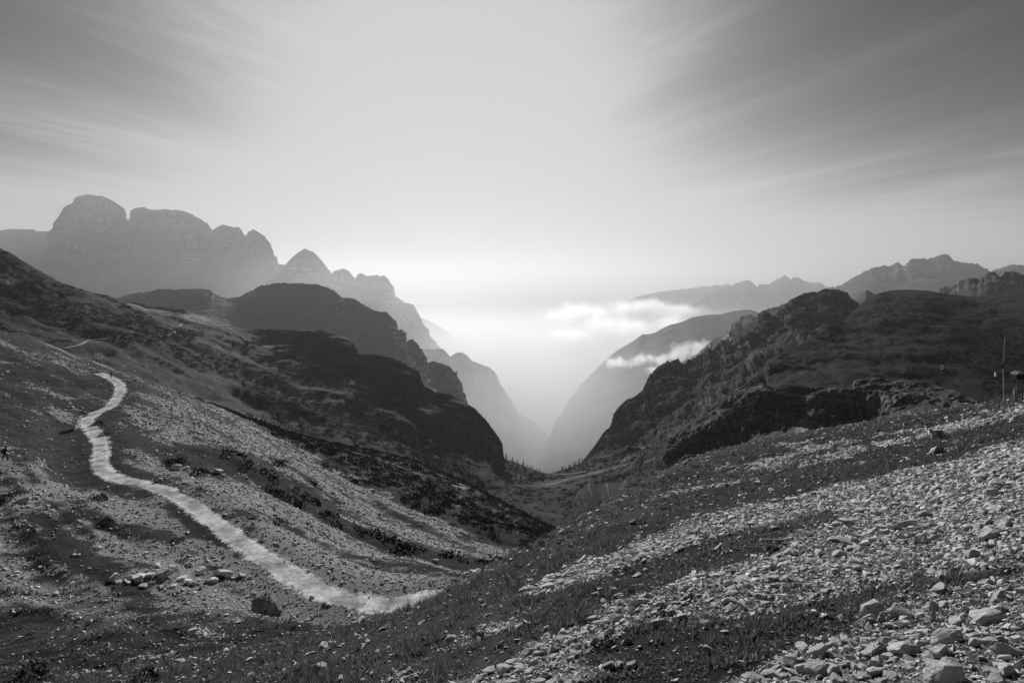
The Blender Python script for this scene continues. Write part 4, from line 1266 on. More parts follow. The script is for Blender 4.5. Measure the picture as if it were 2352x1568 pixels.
for (u, v, w, k, lab) in [(380, 1322, 38, 1, 'rounded pale boulder, largest of the stone heap in the hollow'), (320, 1332, 42, 0, 'broad grey boulder at the left of the stone heap in the hollow'),
                          (430, 1340, 26, 4, 'small pale boulder at the right of the stone heap in the hollow'), (515, 1322, 40, 2, 'flat grey boulder above the stone heap in the hollow'),
                          (440, 1455, 24, 1, 'pale stone beside the swale left of the cracked boulder'), (500, 1085, 26, 5, 'white flat slab among dwarf pines below the track bend'),
                          (405, 1076, 22, 1, 'round pale boulder at the upper edge of the dwarf pine belt'), (725, 1108, 14, 3, 'small white boulder above the pine thicket'),
                          (855, 1128, 16, 4, 'grey boulder at the edge of the pine thicket'), (905, 1136, 14, 1, 'upright boulder inside the pine thicket'), (55, 1155, 34, 0, 'pale boulder beside the dark shrub on the left frame edge'),
                          (94, 806, 9, 1, 'white boulder between two shrubs under the far path'), (1000, 1290, 18, 2, 'grey boulder below the pine thicket'), (365, 1105, 16, 1, 'pale stone at the outer edge of the track bend')]:
    g = ground_at(u, v) if v > 815 else hit('left_hillside', u, v)
    if v > 815:
        rock_obj(k, g[0], g[1], 0.5 * w / FPX * g[1], lab, None, tilt=0.15, sink=0.0, name='boulder')
    else:
        o = rock_obj(k, -100, 60, 0.5 * w / FPX * g[1], lab, None, name='boulder')
        o.matrix_world = Matrix.Translation(Vector(g) + Vector((0, 0, 0.6))) @ Matrix.Scale(1.3, 4)
for q in range(26):
    u, v = RNG.uniform(260, 560), RNG.normal(1325, 14)
    g = ground_at(u, v)
    rock_obj(int(RNG.integers(0, 12)), g[0], g[1], RNG.uniform(0.22, 0.5), 'grey block in the stone heap of the lower left hollow', 'stone heap in the hollow', name='boulder')

# dry stone wall propping the inside of the bend
wb = ground_at(176, 984)
wall = empty('dry_stone_wall', (wb[0], wb[1], float(H(wb[0], wb[1]))), math.radians(-62))
tag(wall, 'short dry stone wall on the inside of the track bend', 'stone wall')
wi = 0
for row in range(6):
    n = 9 - (row // 2)
    for c in range(n):
        w = 0.46
        o = bpy.data.objects.new('stone', HEROES[(wi * 5 + 3) % 12])
        COL.objects.link(o)
        o.parent = wall
        o.location = ((c - (n - 1) / 2) * w + (row % 2) * 0.2, RNG.uniform(-0.06, 0.06) + row * 0.07, 0.16 + row * 0.34)
        o.rotation_euler = (RNG.uniform(-0.2, 0.2), RNG.uniform(-0.15, 0.15), RNG.uniform(-0.4, 0.4))
        o.scale = (0.27, 0.32, 0.30)
        wi += 1

# ------------------------------------------------------------------ turf
def grass_mesh():
    xs, ys = [], []
    for (y0, y1, dens) in ((1.2, 3, 1500), (3, 5, 1000), (5, 8, 620), (8, 12, 360), (12, 18, 190), (18, 27, 90), (27, 46, 34)):
        xl, xr = max(-1.15 * y1, -46), 1.15 * y1 + 1
        n = int((y1 - y0) * (xr - xl) * dens)
        x, y = RNG.uniform(xl, xr, n), RNG.uniform(y0, y1, n)
        tuft = fbm(x / 0.35, y / 0.35, 31, 2)
        s, p = cover_at(x, y)
        pr = np.clip(1.15 - s * 1.25, 0.02, 1) * np.clip(0.45 + 1.6 * tuft, 0.05, 1)
        k = (RNG.random(n) < pr) & (road_dist(x, y) > 1.7)
        xs.append(x[k]), ys.append(y[k])
    x, y = np.concatenate(xs), np.concatenate(ys)
    n = len(x)
    big = np.clip(0.5 + fbm(x / 1.1, y / 1.1, 40, 3) * 1.4, 0.25, 1.5)
    h = RNG.uniform(0.05, 0.15, n) * big * (1 + y * 0.012)
    w = 0.0035 + 0.0011 * y * RNG.uniform(0.6, 1.3, n)
    ang = RNG.uniform(0, 2 * np.pi, n)
    lean = RNG.uniform(0.2, 0.95, n)
    la = RNG.normal(-1.1, 1.1, n)
    base = np.column_stack([x, y, H(x, y) - 0.01])
    side = np.column_stack([np.cos(ang), np.sin(ang), np.zeros(n)]) * w[:, None]
    ld = np.column_stack([np.cos(la), np.sin(la), np.zeros(n)])
    mid = base + ld * (h * lean * 0.35)[:, None] + np.array([0, 0, 1]) * (h * 0.62)[:, None]
    tip = base + ld * (h * lean * 1.0)[:, None] + np.array([0, 0, 1]) * (h * (1.05 - 0.35 * lean))[:, None]
    V = np.stack([base - side, base + side, mid + side * 0.8, mid - side * 0.8, tip], 1).reshape(-1, 3)
    o = np.arange(n)[:, None] * 5
    F = np.concatenate([o + np.array([[0, 1, 2]]), o + np.array([[0, 2, 3]]), o + np.array([[3, 2, 4]])])
    near_ = y < 9
    F = np.concatenate([(o + np.array([[0, 1, 2]]))[near_], (o + np.array([[0, 2, 3]]))[near_], (o + np.array([[3, 2, 4]]))[near_], (o + np.array([[0, 1, 4]]))[~near_]])
    return V, F


def tuft_mesh(num, nb):
    """thicker tufts rising from the turf"""
    y = 2 + 32 * RNG.random(num * 4) ** 1.6
    x = RNG.uniform(-1.1, 1.1, num * 4) * y
    s, p = cover_at(x, y)
    k = np.nonzero((s < 0.45) & (RNG.random(num * 4) < 0.35 + fbm(x / 1.5, y / 1.5, 60, 2)) & (road_dist(x, y) > 2.2))[0][:num]
    x, y = x[k], y[k]
    r = RNG.uniform(0.03, 0.09, len(x)) * (1 + y * 0.03)
    X, Y, Rr = np.repeat(x, nb), np.repeat(y, nb), np.repeat(r, nb)
    n = len(X)
    a, q = RNG.uniform(0, 6.28, n), np.sqrt(RNG.random(n))
    bx, by = X + np.cos(a) * q * Rr, Y + np.sin(a) * q * Rr
    b0 = np.column_stack([bx, by, H(bx, by) - 0.01])
    h = Rr * RNG.uniform(1.2, 2.6, n)
    out = np.column_stack([np.cos(a), np.sin(a), np.zeros(n)]) * (h * RNG.uniform(0.2, 0.9, n))[:, None]
    sd = np.column_stack([-np.sin(a), np.cos(a), np.zeros(n)]) * (0.002 + 0.0009 * Y)[:, None]
    tip = b0 + out + np.array([0, 0, 1]) * (h * RNG.uniform(0.6, 1.0, n))[:, None]
    V = np.stack([b0 - sd, b0 + sd, tip], 1).reshape(-1, 3)
    return V, np.arange(n * 3).reshape(-1, 3)


V, F = grass_mesh()
V2, F2 = tuft_mesh(2600, 26)
F = np.concatenate([F, F2 + len(V)])
V = np.concatenate([V, V2])
M_GRASS = rock_mat('turf_blades', 0.015, 0.10, 3, 0.0)
nt = M_GRASS.node_tree
pb = [n for n in nt.nodes if n.type == 'BSDF_PRINCIPLED'][0]
tr = nt.nodes.new('ShaderNodeBsdfTranslucent')
tr.inputs['Color'].default_value = (0.05, 0.05, 0.05, 1)
ad = nt.nodes.new('ShaderNodeAddShader')
mo = [n for n in nt.nodes if n.type == 'OUTPUT_MATERIAL'][0]
nt.links.new(pb.outputs[0], ad.inputs[0])
nt.links.new(tr.outputs[0], ad.inputs[1])
nt.links.new(ad.outputs[0], mo.inputs['Surface'])
me = mesh_from_arrays('grass', V, F, 3)
tag(link('grass', me, M_GRASS), 'short dry alpine grass on the near slope', 'grass', kind='stuff')

# leafy herbs among the stones
hx, hy = [], []
for (u, v, r, n) in ((1980, 1370, 0.9, 240), (2050, 1410, 0.7, 180), (1850, 1440, 0.7, 160), (2300, 1310, 0.5, 120), (1690, 1250, 1.0, 160), (1600, 1290, 0.9, 120), (1750, 1180, 1.6, 160), (1500, 1350, 0.9, 120)):
    g = ground_at(u, v)
    hx.append(RNG.normal(g[0], r, n)), hy.append(RNG.normal(g[1], r * 0.7, n))
hx, hy = np.concatenate(hx), np.concatenate(hy)
nl = 5
X, Y = np.repeat(hx, nl), np.repeat(hy, nl)
n = len(X)
a, tl = RNG.uniform(0, 6.28, n), RNG.uniform(0.1, 1.1, n)
ln = RNG.uniform(0.015, 0.038, n) * (1 + 0.05 * Y)
d3 = np.column_stack([np.cos(a) * np.cos(tl), np.sin(a) * np.cos(tl), np.sin(tl)])
sd = np.column_stack([-np.sin(a), np.cos(a), np.zeros(n)])
b0 = np.column_stack([X, Y, H(X, Y) + 0.01])
V = np.stack([b0, b0 + d3 * (ln * 0.5)[:, None] + sd * (ln * 0.3)[:, None], b0 + d3 * ln[:, None], b0 + d3 * (ln * 0.5)[:, None] - sd * (ln * 0.3)[:, None]], 1).reshape(-1, 3)
me = mesh_from_arrays('herbs', V, (np.arange(n)[:, None] * 4 + np.arange(4)[None]), 4)
tag(link('leafy_herbs', me, plain_mat('herb_leaf', 0.10, 0.6, 0.3, 5, 0, 0.4, 0.05)), 'low leafy herbs growing between the near stones', 'herbs', kind='stuff')


def tussock_mesh(seed, n=420):
    r = np.random.default_rng(seed)
    a, rad = r.uniform(0, 6.28, n), np.sqrt(r.random(n)) * 0.6
    b0 = np.column_stack([np.cos(a) * rad, np.sin(a) * rad, 0.12 * (1 - rad)])
    out = np.column_stack([np.cos(a), np.sin(a), np.zeros(n)]) + r.normal(size=(n, 3)) * 0.35
    h = r.uniform(0.45, 0.95, n) * (1.15 - rad * 0.6)
    s = np.column_stack([-np.sin(a), np.cos(a), np.zeros(n)]) * r.uniform(0.012, 0.028, n)[:, None]
    mid = b0 + out * (h * 0.22)[:, None] + np.array([0, 0, 1]) * (h * 0.6)[:, None]
    tip = b0 + out * (h * (0.35 + 0.6 * rad))[:, None] + np.array([0, 0, 1]) * (h * (0.95 - 0.5 * rad))[:, None]
    V = np.stack([b0 - s, b0 + s, mid + s * 0.7, mid - s * 0.7, tip], 1).reshape(-1, 3)
    o = np.arange(n)[:, None] * 5
    F = np.concatenate([o + np.array([[0, 1, 2]]), o + np.array([[0, 2, 3]]), o + np.array([[3, 2, 4]])])
    return mesh_from_arrays('tussock', V, F, 3)


M_TUSS = plain_mat('tussock_blades', 0.04, 0.8, 0.4, 6, 0, 0.2, 0.02)
TUSS = [tussock_mesh(k) for k in range(3)]
for t_ in TUSS:
    t_.materials.append(M_TUSS)
for q, (u, v, w, lab) in enumerate([(1100, 1470, 40, 'round dark grass tussock beside the small gravel patch'), (1082, 1450, 28, 'grass tussock tucked behind the round dark one'), (1340, 1435, 34, 'bushy grass tussock left of the dark shrub'),
                                    (1452, 1362, 26, 'dark tussock below the upper turf brow'), (1415, 1318, 24, 'dark tussock high on the turf left of the scree'), (1690, 1318, 24, 'grass tussock between two scree tongues'), (1620, 1240, 24, 'dark tussock among upper stones'),
                                    (1245, 1255, 26, 'dark tussock clump on the brow above the pines'), (1215, 1262, 20, 'smaller tussock left of the brow clump'), (1400, 1500, 26, 'tussock growing among the lowest stones'), (1230, 1545, 24, 'tussock at the head of the lowest stones'),
                                    (1055, 1535, 24, 'spiky tussock in the lowest turf'), (820, 1495, 20, 'tussock in turf below the track end'), (700, 1470, 20, 'tussock where the near turf meets the hollow'), (1030, 1358, 14, 'small tussock on the brow above the track end')]):
    g = ground_at(u, v)
    o = link('grass_tussock', TUSS[q % 3])
    o.location = (g[0], g[1], g[2] - 0.02)
    sc_ = 0.62 * w / FPX * g[1]
    o.scale = (sc_, sc_, sc_ * 0.9)
    o.rotation_euler = (0, 0, RNG.uniform(0, 6))
    tag(o, lab, 'grass tussock', 'grass tussocks')

# ------------------------------------------------------------------ dwarf pine
def clump(seed, n, size):
    """flattened mound of needle sprays, radius about 1"""
    r = np.random.default_rng(seed)
    a, z = r.uniform(0, 6.28, n), r.random(n)
    rad = np.sqrt(1 - (z * 0.95) ** 2) * r.uniform(0.55, 1.05, n)
    c = np.column_stack([np.cos(a) * rad, np.sin(a) * rad, z * 0.75 * r.uniform(0.6, 1.05, n)])
    c *= (1 + 0.25 * np.sin(a * 3 + seed))[:, None]
    up = np.column_stack([np.cos(a) * 0.6, np.sin(a) * 0.6, np.full(n, 0.8)]) + r.normal(size=(n, 3)) * 0.5
    up /= np.linalg.norm(up, axis=1)[:, None]
    sd = np.cross(up, r.normal(size=(n, 3)))
    sd /= np.linalg.norm(sd, axis=1)[:, None]
    l = r.uniform(0.6, 1.3, n)[:, None] * size
    V = np.stack([c - sd * l * 0.42, c + sd * l * 0.42, c + up * l], 1).reshape(-1, 3)
    F = np.arange(n * 3).reshape(-1, 3)
    return V, F


M_PINE = rock_mat('dwarf_pine_needles', 0.008, 0.032, 2, 0.0)
CL = [clump(k, 64, 0.30) for k in range(6)]
n = 42000
x, y = RNG.uniform(-170, 70, n), RNG.uniform(62, 300, n)
s_, p_ = cover_at(x, y)
k = (RNG.random(n) < np.clip((p_ - 0.35) * 1.6, 0, 1) * 0.62) & (road_dist(x, y) > 4)
x, y = x[k], y[k]
rad = RNG.uniform(0.55, 1.25, len(x)) * (0.75 + y * 0.0022)
pos = np.column_stack([x, y, H(x, y) - 0.1])
lim = 5200
if len(pos) > lim:
    w = RNG.permutation(len(pos))[:lim]
    pos, rad = pos[w], rad[w] * 1.08
R = frames(Hn(pos[:, 0], pos[:, 1], 1.0) * 0.5 + np.array([0, 0, 0.5]), RNG.uniform(0, 6.28, len(pos)))
V, F = instance(CL, RNG.integers(0, 6, len(pos)), pos, R, rad)
me = mesh_from_arrays('dwarf_pine_thicket', V, F, 3)
tag(link('pine_thicket', me, M_PINE), 'dark dwarf pine thicket covering the slope below the track', 'dwarf pines', kind='stuff')

CLF = [clump(20 + k, 22, 0.5) for k in range(5)]


def sheet_clumps(name, num, label, r0, r1, vmin=0, umax=1e9):
    G, pu, pv = SHEETS[name]
    me = bpy.data.objects[name].data
    c = np.empty(len(me.vertices) * 4, dtype=np.float32)
    me.color_attributes['cover'].data.foreach_get('color', c)
    c = c.reshape(-1, 4)
    g, u, v = G.reshape(-1, 3), pu.ravel(), pv.ravel()
    nr_, nc_ = pu.shape
    ii, jj = np.divmod(np.arange(len(u)), nc_)
    ok = (c[:, 2] > 0.50) & (c[:, 0] < 0.35) & (u > -60) & (u < min(2400, umax)) & (v > vmin) & (g[:, 1] > 60) & (ii < nr_ - 1) & (jj < nc_ - 1) & (ii > 6)
    idx = np.nonzero(ok)[0]
    if not len(idx):
        return
    pick = RNG.choice(idx, num)
    i0, j0 = ii[pick], jj[pick]
    fa, fb = RNG.random(num)[:, None], RNG.random(num)[:, None]
    q0, q1, q2, q3 = G[i0, j0], G[i0 + 1, j0], G[i0, j0 + 1], G[i0 + 1, j0 + 1]
    p = (q0 * (1 - fa) + q1 * fa) * (1 - fb) + (q2 * (1 - fa) + q3 * fa) * fb
    d = p[:, 1]
    p[:, 2] -= 0.3 * d / 400
    R = frames(np.tile([0, 0, 1.0], (num, 1)), RNG.uniform(0, 6.28, num))
    V, F = instance(CLF, RNG.integers(0, 5, num), p, R, RNG.uniform(r0, r1, num) * d / 400)
    o = link(label[0], mesh_from_arrays(label[0], V, F, 3), M_PINE)
    tag(o, label[1], 'dwarf pines', kind='stuff')


sheet_clumps('left_hillside', 6500, ('hillside_pines', 'dark dwarf pines dotting the far left hillside'), 1.0, 2.4)
sheet_clumps('valley_floor', 1800, ('valley_pines', 'dark dwarf pines on the valley floor by the notch'), 0.9, 2.0)
sheet_clumps('right_hill', 3200, ('heath_shrubs', 'dark low heath shrubs on the right hill'), 0.5, 1.3)
sheet_clumps('right_cliffs', 1200, ('gully_pines', 'dark dwarf pines on ledges under the right cliffs'), 0.9, 1.8)

SHR = []
for k in range(3):
    V, F = clump(60 + k, 340, 0.16)
    m_ = mesh_from_arrays('shrub_foliage', V, F, 3)
    m_.materials.append(M_PINE)
    SHR.append(m_)
M_BARK = plain_mat('bark', 0.05, 0.9, 0.3, 6)


def stem_mesh():
    bm = bmesh.new()
    for k in range(5):
        a = k * 1.26
        bmesh.ops.create_cone(bm, cap_ends=True, segments=5, radius1=0.06, radius2=0.02, depth=0.7,
                              matrix=Matrix.Translation((math.cos(a) * 0.2, math.sin(a) * 0.2, 0.28)) @ Matrix.Rotation(0.7, 4, Vector((-math.sin(a), math.cos(a), 0))))
    me = bpy.data.meshes.new('stem')
    bm.to_mesh(me)
    bm.free()
    me.materials.append(M_BARK)
    return me


STEM = stem_mesh()
for q, (u, v, w, lab) in enumerate([(227, 1146, 38, 'oval dark shrub alone on the scree below the bend'), (242, 1202, 34, 'dark shrub below the oval one on the scree'), (640, 1206, 44, 'long dark shrub beside the lower track'), (585, 1190, 20, 'small shrub uphill of the long dark one'),
                                    (400, 1066, 46, 'dark shrub starting the pine belt under the bend'), (455, 1090, 40, 'second dark shrub of the pine belt under the bend'), (640, 1068, 48, 'round dark shrub right of the white slab'), (12, 1146, 40, 'dark shrub at the left frame edge above the pale boulder'),
                                    (405, 1245, 26, 'little dark shrub in the middle of the lower scree'), (420, 1290, 22, 'low dark shrub above the stone heap'), (225, 975, 24, 'dark shrub on the outer edge of the upper bend'), (238, 1000, 20, 'small dark shrub right of the track below the bend'),
                                    (1395, 1487, 60, 'dense dark shrub among stones at the lower centre'), (700, 1142, 30, 'dark shrub left of the pine thicket'), (1262, 1236, 20, 'dark shrub on the brow where the pines meet the turf'), (60, 1565, 90, 'dark shrub in the lower left corner'), (330, 1566, 70, 'dark shrub at the lower frame edge left of centre')]):
    g = ground_at(u, v)
    sc_ = 0.5 * w / FPX * g[1]
    e_ = empty('shrub', (g[0], g[1], g[2] - 0.08 * sc_), RNG.uniform(0, 6))
    e_.scale = (sc_ * 1.1, sc_, sc_ * 0.85)
    link('foliage', SHR[q % 3], None, e_)
    link('stem', STEM, None, e_)
    tag(e_, lab, 'shrub', 'dark shrubs on the slopes')

# ------------------------------------------------------------------ spruces at the notch
def spruce_crown(seed):
    r = np.random.default_rng(seed)
    V, F = [], []
    for t in range(13):
        f = t / 12
        z, rad = 0.12 + 0.86 * f, 0.20 * (1 - f) ** 0.85 + 0.012
        for k in range(9):
            a = r.uniform(0, 6.28)
            L = rad * r.uniform(0.6, 1.15)
            c, s = math.cos(a), math.sin(a)
            w = 0.035 + 0.05 * (1 - f)
            i = len(V)
            V += [(0, 0, z + 0.05), (c * L - s * w * 0.5, s * L + c * w * 0.5, z - 0.06 * r.uniform(0.6, 1.4)), (c * L + s * w * 0.5, s * L - c * w * 0.5, z - 0.06 * r.uniform(0.6, 1.4)), (c * L * 1.2, s * L * 1.2, z - 0.03)]
            F += [(i, i + 1, i + 2), (i + 1, i + 3, i + 2)]
    return mesh_from_arrays('crown', np.array(V), np.array(F), 3)


CROWN = [spruce_crown(k) for k in range(3)]
for c_ in CROWN:
    c_.materials.append(M_PINE)
bm = bmesh.new()
bmesh.ops.create_cone(bm, cap_ends=True, segments=6, radius1=0.022, radius2=0.004, depth=0.95, matrix=Matrix.Translation((0, 0, 0.46)))
TRUNK = bpy.data.meshes.new('trunk')
bm.to_mesh(TRUNK)
bm.free()
TRUNK.materials.append(M_BARK)


def spruce(p, h, k, label, group, lean=0.0):
    e_ = empty('spruce_tree', p, RNG.uniform(0, 6))
    e_.scale = (h, h, h)
    link('crown', CROWN[k % 3], None, e_)
    link('trunk', TRUNK, None, e_)
    tag(e_, label, 'tree', group)


ORD = ['first', 'second', 'third', 'fourth', 'fifth', 'sixth', 'seventh', 'eighth', 'ninth', 'tenth', 'eleventh']
for k, (u, h) in enumerate([(1163, 8), (1177, 6), (1188, 4.5), (1202, 6.5), (1210, 5), (1216, 4.5), (1221, 5.5), (1227, 4), (1233, 5), (1240, 5), (1246, 3.5)]):
    v = np.interp(u, [c[0] for c in V_rows[0]], [c[1] for c in V_rows[0]])
    spruce(P(u, v + 2, 570 + RNG.uniform(-8, 4)), h * 1.15, k, f'{ORD[10 - k]} small spruce from the valley notch along its left rim', 'spruces on the left rim of the notch')
for k, (u, h) in enumerate([(1291, 6), (1294, 5), (1298, 4.5), (1307, 5.5), (1311, 4.5), (1318, 6), (1322, 5), (1327, 4.5), (1331, 7), (1338, 5), (1347, 4)]):
    v = np.interp(u, [c[0] for c in V_rows[0]], [c[1] for c in V_rows[0]])
    spruce(P(u, v + 2, 578 + RNG.uniform(-8, 4)), h * 1.15, k, f'{ORD[k]} small spruce from the valley notch along its right rim', 'spruces on the right rim of the notch')
for k, (u, v) in enumerate([(1120, 1098), (1132, 1092), (1146, 1095), (1158, 1090), (1170, 1098), (1184, 1096), (1196, 1100), (1140, 1108), (1165, 1108)]):
    spruce(hit('valley_floor', u, v), RNG.uniform(5, 8), k, f'{ORD[k]} dark spruce of the small stand below the left spur' if k < 7 else f'{("left", "right")[k - 7]} of two front spruces in the stand below the left spur', 'spruce stand below the left spur')
spruce(hit('valley_floor', 1337, 1128), 6.5, 1, 'single pale-lit spruce alone on the valley floor', None)

# ------------------------------------------------------------------ people
def skin_body(name, joints, edges, mat, parent, root=0):
    me = bpy.data.meshes.new(name)
    me.from_pydata([j[:3] for j in joints], edges, [])
    o = bpy.data.objects.new(name, me)
    COL.objects.link(o)
    md = o.modifiers.new('skin', 'SKIN')
    for i, sv in enumerate(me.skin_vertices[0].data):
        r = joints[i][3]
        sv.radius = (r, joints[i][4] if len(joints[i]) > 4 else r)
        sv.use_root = i == root
    ss_ = o.modifiers.new('sub', 'SUBSURF')
    ss_.levels = ss_.render_levels = 1
    dg = bpy.context.evaluated_depsgraph_get()
    dg.update()
    m2 = bpy.data.meshes.new_from_object(o.evaluated_get(dg))
    bpy.data.objects.remove(o)
    m2.polygons.foreach_set('use_smooth', np.full(len(m2.polygons), True))
    return link(name, m2, mat, parent)


M_CLOTH = plain_mat('dark_clothing', 0.035, 0.9, 0.25, 20)
M_PACK = plain_mat('dark_backpack', 0.025, 0.8, 0.25, 20)
M_HAIR = plain_mat('dark_hat', 0.02, 0.9, 0.2, 20)


def hiker(p, rz, label, stride=0.16, pack=True, group=None):
    e_ = empty('person', p, rz)
    s = stride
    J = [(0, 0, 0.95, 0.15, 0.11), (0, 0.02, 1.15, 0.14, 0.10), (0, 0.05, 1.36, 0.17, 0.11), (0, 0.07, 1.50, 0.06), (0, 0.09, 1.60, 0.085, 0.10), (0, 0.09, 1.72, 0.075, 0.09),
         (0.20, 0.05, 1.40, 0.06), (0.27, 0.08, 1.14, 0.045), (0.22, 0.28, 0.98, 0.038), (0.20, 0.35, 0.95, 0.042),
         (-0.20, 0.05, 1.40, 0.06), (-0.28, -0.02, 1.15, 0.045), (-0.25, 0.12, 0.95, 0.038), (-0.24, 0.18, 0.91, 0.042),
         (0.10, 0.0, 0.86, 0.10), (0.11, s + 0.04, 0.50, 0.07), (0.11, s, 0.10, 0.05), (0.11, s + 0.16, 0.04, 0.045),
         (-0.10, 0.0, 0.86, 0.10), (-0.11, -s + 0.08, 0.50, 0.07), (-0.11, -s - 0.05, 0.10, 0.05), (-0.11, -s + 0.10, 0.04, 0.045)]
    E = [(0, 1), (1, 2), (2, 3), (3, 4), (4, 5), (2, 6), (6, 7), (7, 8), (8, 9), (2, 10), (10, 11), (11, 12), (12, 13), (0, 14), (14, 15), (15, 16), (16, 17), (0, 18), (18, 19), (19, 20), (20, 21)]
    skin_body('body', J, E, M_CLOTH, e_)
    bm = bmesh.new()
    bmesh.ops.create_uvsphere(bm, u_segments=12, v_segments=7, radius=0.115, matrix=Matrix.Translation((0, 0.08, 1.71)) @ Matrix.Diagonal((1, 1.1, 0.75, 1)))
    bmesh.ops.create_cone(bm, cap_ends=True, segments=12, radius1=0.16, radius2=0.12, depth=0.02, matrix=Matrix.Translation((0, 0.09, 1.69)))
    bm_obj('hat', bm, M_HAIR, e_, True)
    if pack:
        bm = bmesh.new()
        bmesh.ops.create_cube(bm, size=1, matrix=Matrix.Translation((0, -0.16, 1.24)) @ Matrix.Diagonal((0.34, 0.24, 0.52, 1)))
        bmesh.ops.bevel(bm, geom=bm.edges[:], offset=0.07, segments=2, affect='EDGES')
        pk = bm_obj('backpack', bm, M_PACK, e_)
        bm = bmesh.new()
        bmesh.ops.create_cube(bm, size=1, matrix=Matrix.Translation((0, -0.30, 1.14)) @ Matrix.Diagonal((0.26, 0.09, 0.24, 1)))
        bmesh.ops.bevel(bm, geom=bm.edges[:], offset=0.03, segments=1, affect='EDGES')
        bm_obj('pocket', bm, M_PACK, pk)
    tag(e_, label, 'person', group)
    return e_


g = ground_at(11, 1059)
hiker((g[0], g[1], g[2]), math.radians(-15), 'person in dark clothes with backpack walking on turf at the left edge')
rp_i = int(np.argmin(np.hypot(rp[:, 0] - (248 - U0) / FPX * 137, rp[:, 1] - 137)))
hiker((rp[rp_i][0] - 0.3, rp[rp_i][1], ROAD_Z + 0.05), math.radians(40), 'person in dark clothes standing on the upper track bend', 0.08, False)
for q, (u, v, lab) in enumerate([(410.6, 755.5, 'left of two tiny people walking on the far path below the hut'), (413.2, 755.5, 'right of two tiny people walking on the far path below the hut')]):
    g = hit('left_hillside', u, v)
    hiker((g[0], g[1], g[2] + 0.9), 0.4 * q, lab, 0.14, True)

# ------------------------------------------------------------------ built things
def box(bm, c, s, rz=0.0, bev=0.0):
    r = bmesh.ops.create_cube(bm, size=1, matrix=Matrix.Translation(c) @ Matrix.Rotation(rz, 4, 'Z') @ Matrix.Diagonal((s[0], s[1], s[2], 1)))
    if bev:
        bmesh.ops.bevel(bm, geom=list({e for v in r['verts'] for e in v.link_edges}), offset=bev, segments=1, affect='EDGES')


def tube(bm, a, b, r0, r1=None, seg=8):
    a, b = Vector(a), Vector(b)
    d = b - a
    bmesh.ops.create_cone(bm, cap_ends=True, segments=seg, radius1=r0, radius2=r1 if r1 is not None else r0, depth=d.length,
                          matrix=Matrix.Translation((a + b) / 2) @ d.to_track_quat('Z', 'Y').to_matrix().to_4x4())


M_WHITE = plain_mat('whitewash', 0.62, 0.8, 0.1, 2)
M_SLATE = plain_mat('dark_roof', 0.05, 0.8, 0.2, 2)
M_METAL = plain_mat('grey_metal', 0.35, 0.45, 0.1, 10, 0, 0.5)
M_PORC = plain_mat('white_porcelain', 0.75, 0.3, 0.05, 5, 0, 0.5)
M_WOOD = plain_mat('weathered_board', 0.42, 0.85, 0.25, 12)
M_POLE = plain_mat('dark_pole_wood', 0.06, 0.9, 0.25, 5)
M_CONC = plain_mat('crumbled_concrete', 0.5, 0.95, 0.35, 9, 0.03)
M_WIRE = plain_mat('glint_pale_wire', 0.7, 0.4, 0.05, 1, 0, 0.5)  # pale colour paints in the sun glint along the wires

# hut on the far path
g = hit('left_hillside', 406, 737)
hut = empty('hut', (g[0], g[1], g[2] + 0.2), math.radians(14))
tag(hut, 'tiny white gabled hut beside the far path', 'hut')
bm = bmesh.new()
prof = [(-2.3, 0), (2.3, 0), (2.2, 1.3), (1.5, 2.6), (0.0, 3.5), (-1.5, 2.6), (-2.2, 1.3)]
f0, f1 = [bm.verts.new((x, -2.6, z)) for x, z in prof], [bm.verts.new((x, 2.6, z)) for x, z in prof]
bm.faces.new(f0)
bm.faces.new(f1[::-1])
for i in range(len(prof)):
    j = (i + 1) % len(prof)
    bm.faces.new((f0[j], f0[i], f1[i], f1[j]))
bm_obj('wall', bm, M_WHITE, hut)
bm = bmesh.new()
rp2 = [(-2.75, 1.15), (-1.62, 2.75), (0.0, 3.68), (1.62, 2.75), (2.75, 1.15)]
va = [[bm.verts.new((x, yy, z + dz)) for x, z in rp2] for yy, dz in ((-2.4, 0.05), (2.9, 0.05), (-2.4, 0.25), (2.9, 0.25))]
for i in range(4):
    bm.faces.new((va[2][i], va[2][i + 1], va[3][i + 1], va[3][i]))
    bm.faces.new((va[0][i + 1], va[0][i], va[1][i], va[1][i + 1]))
    bm.faces.new((va[0][i], va[0][i + 1], va[2][i + 1], va[2][i]))
    bm.faces.new((va[1][i + 1], va[1][i], va[3][i], va[3][i + 1]))
bm_obj('roof', bm, M_SLATE, hut)
bm = bmesh.new()
box(bm, (0, -2.63, 0.95), (0.9, 0.08, 1.9))
bm_obj('door', bm, M_POLE, hut)
bm = bmesh.new()
box(bm, (-3.6, 0.6, 0.9), (2.2, 3.6, 1.8))
bm_obj('annex', bm, M_SLATE, hut)

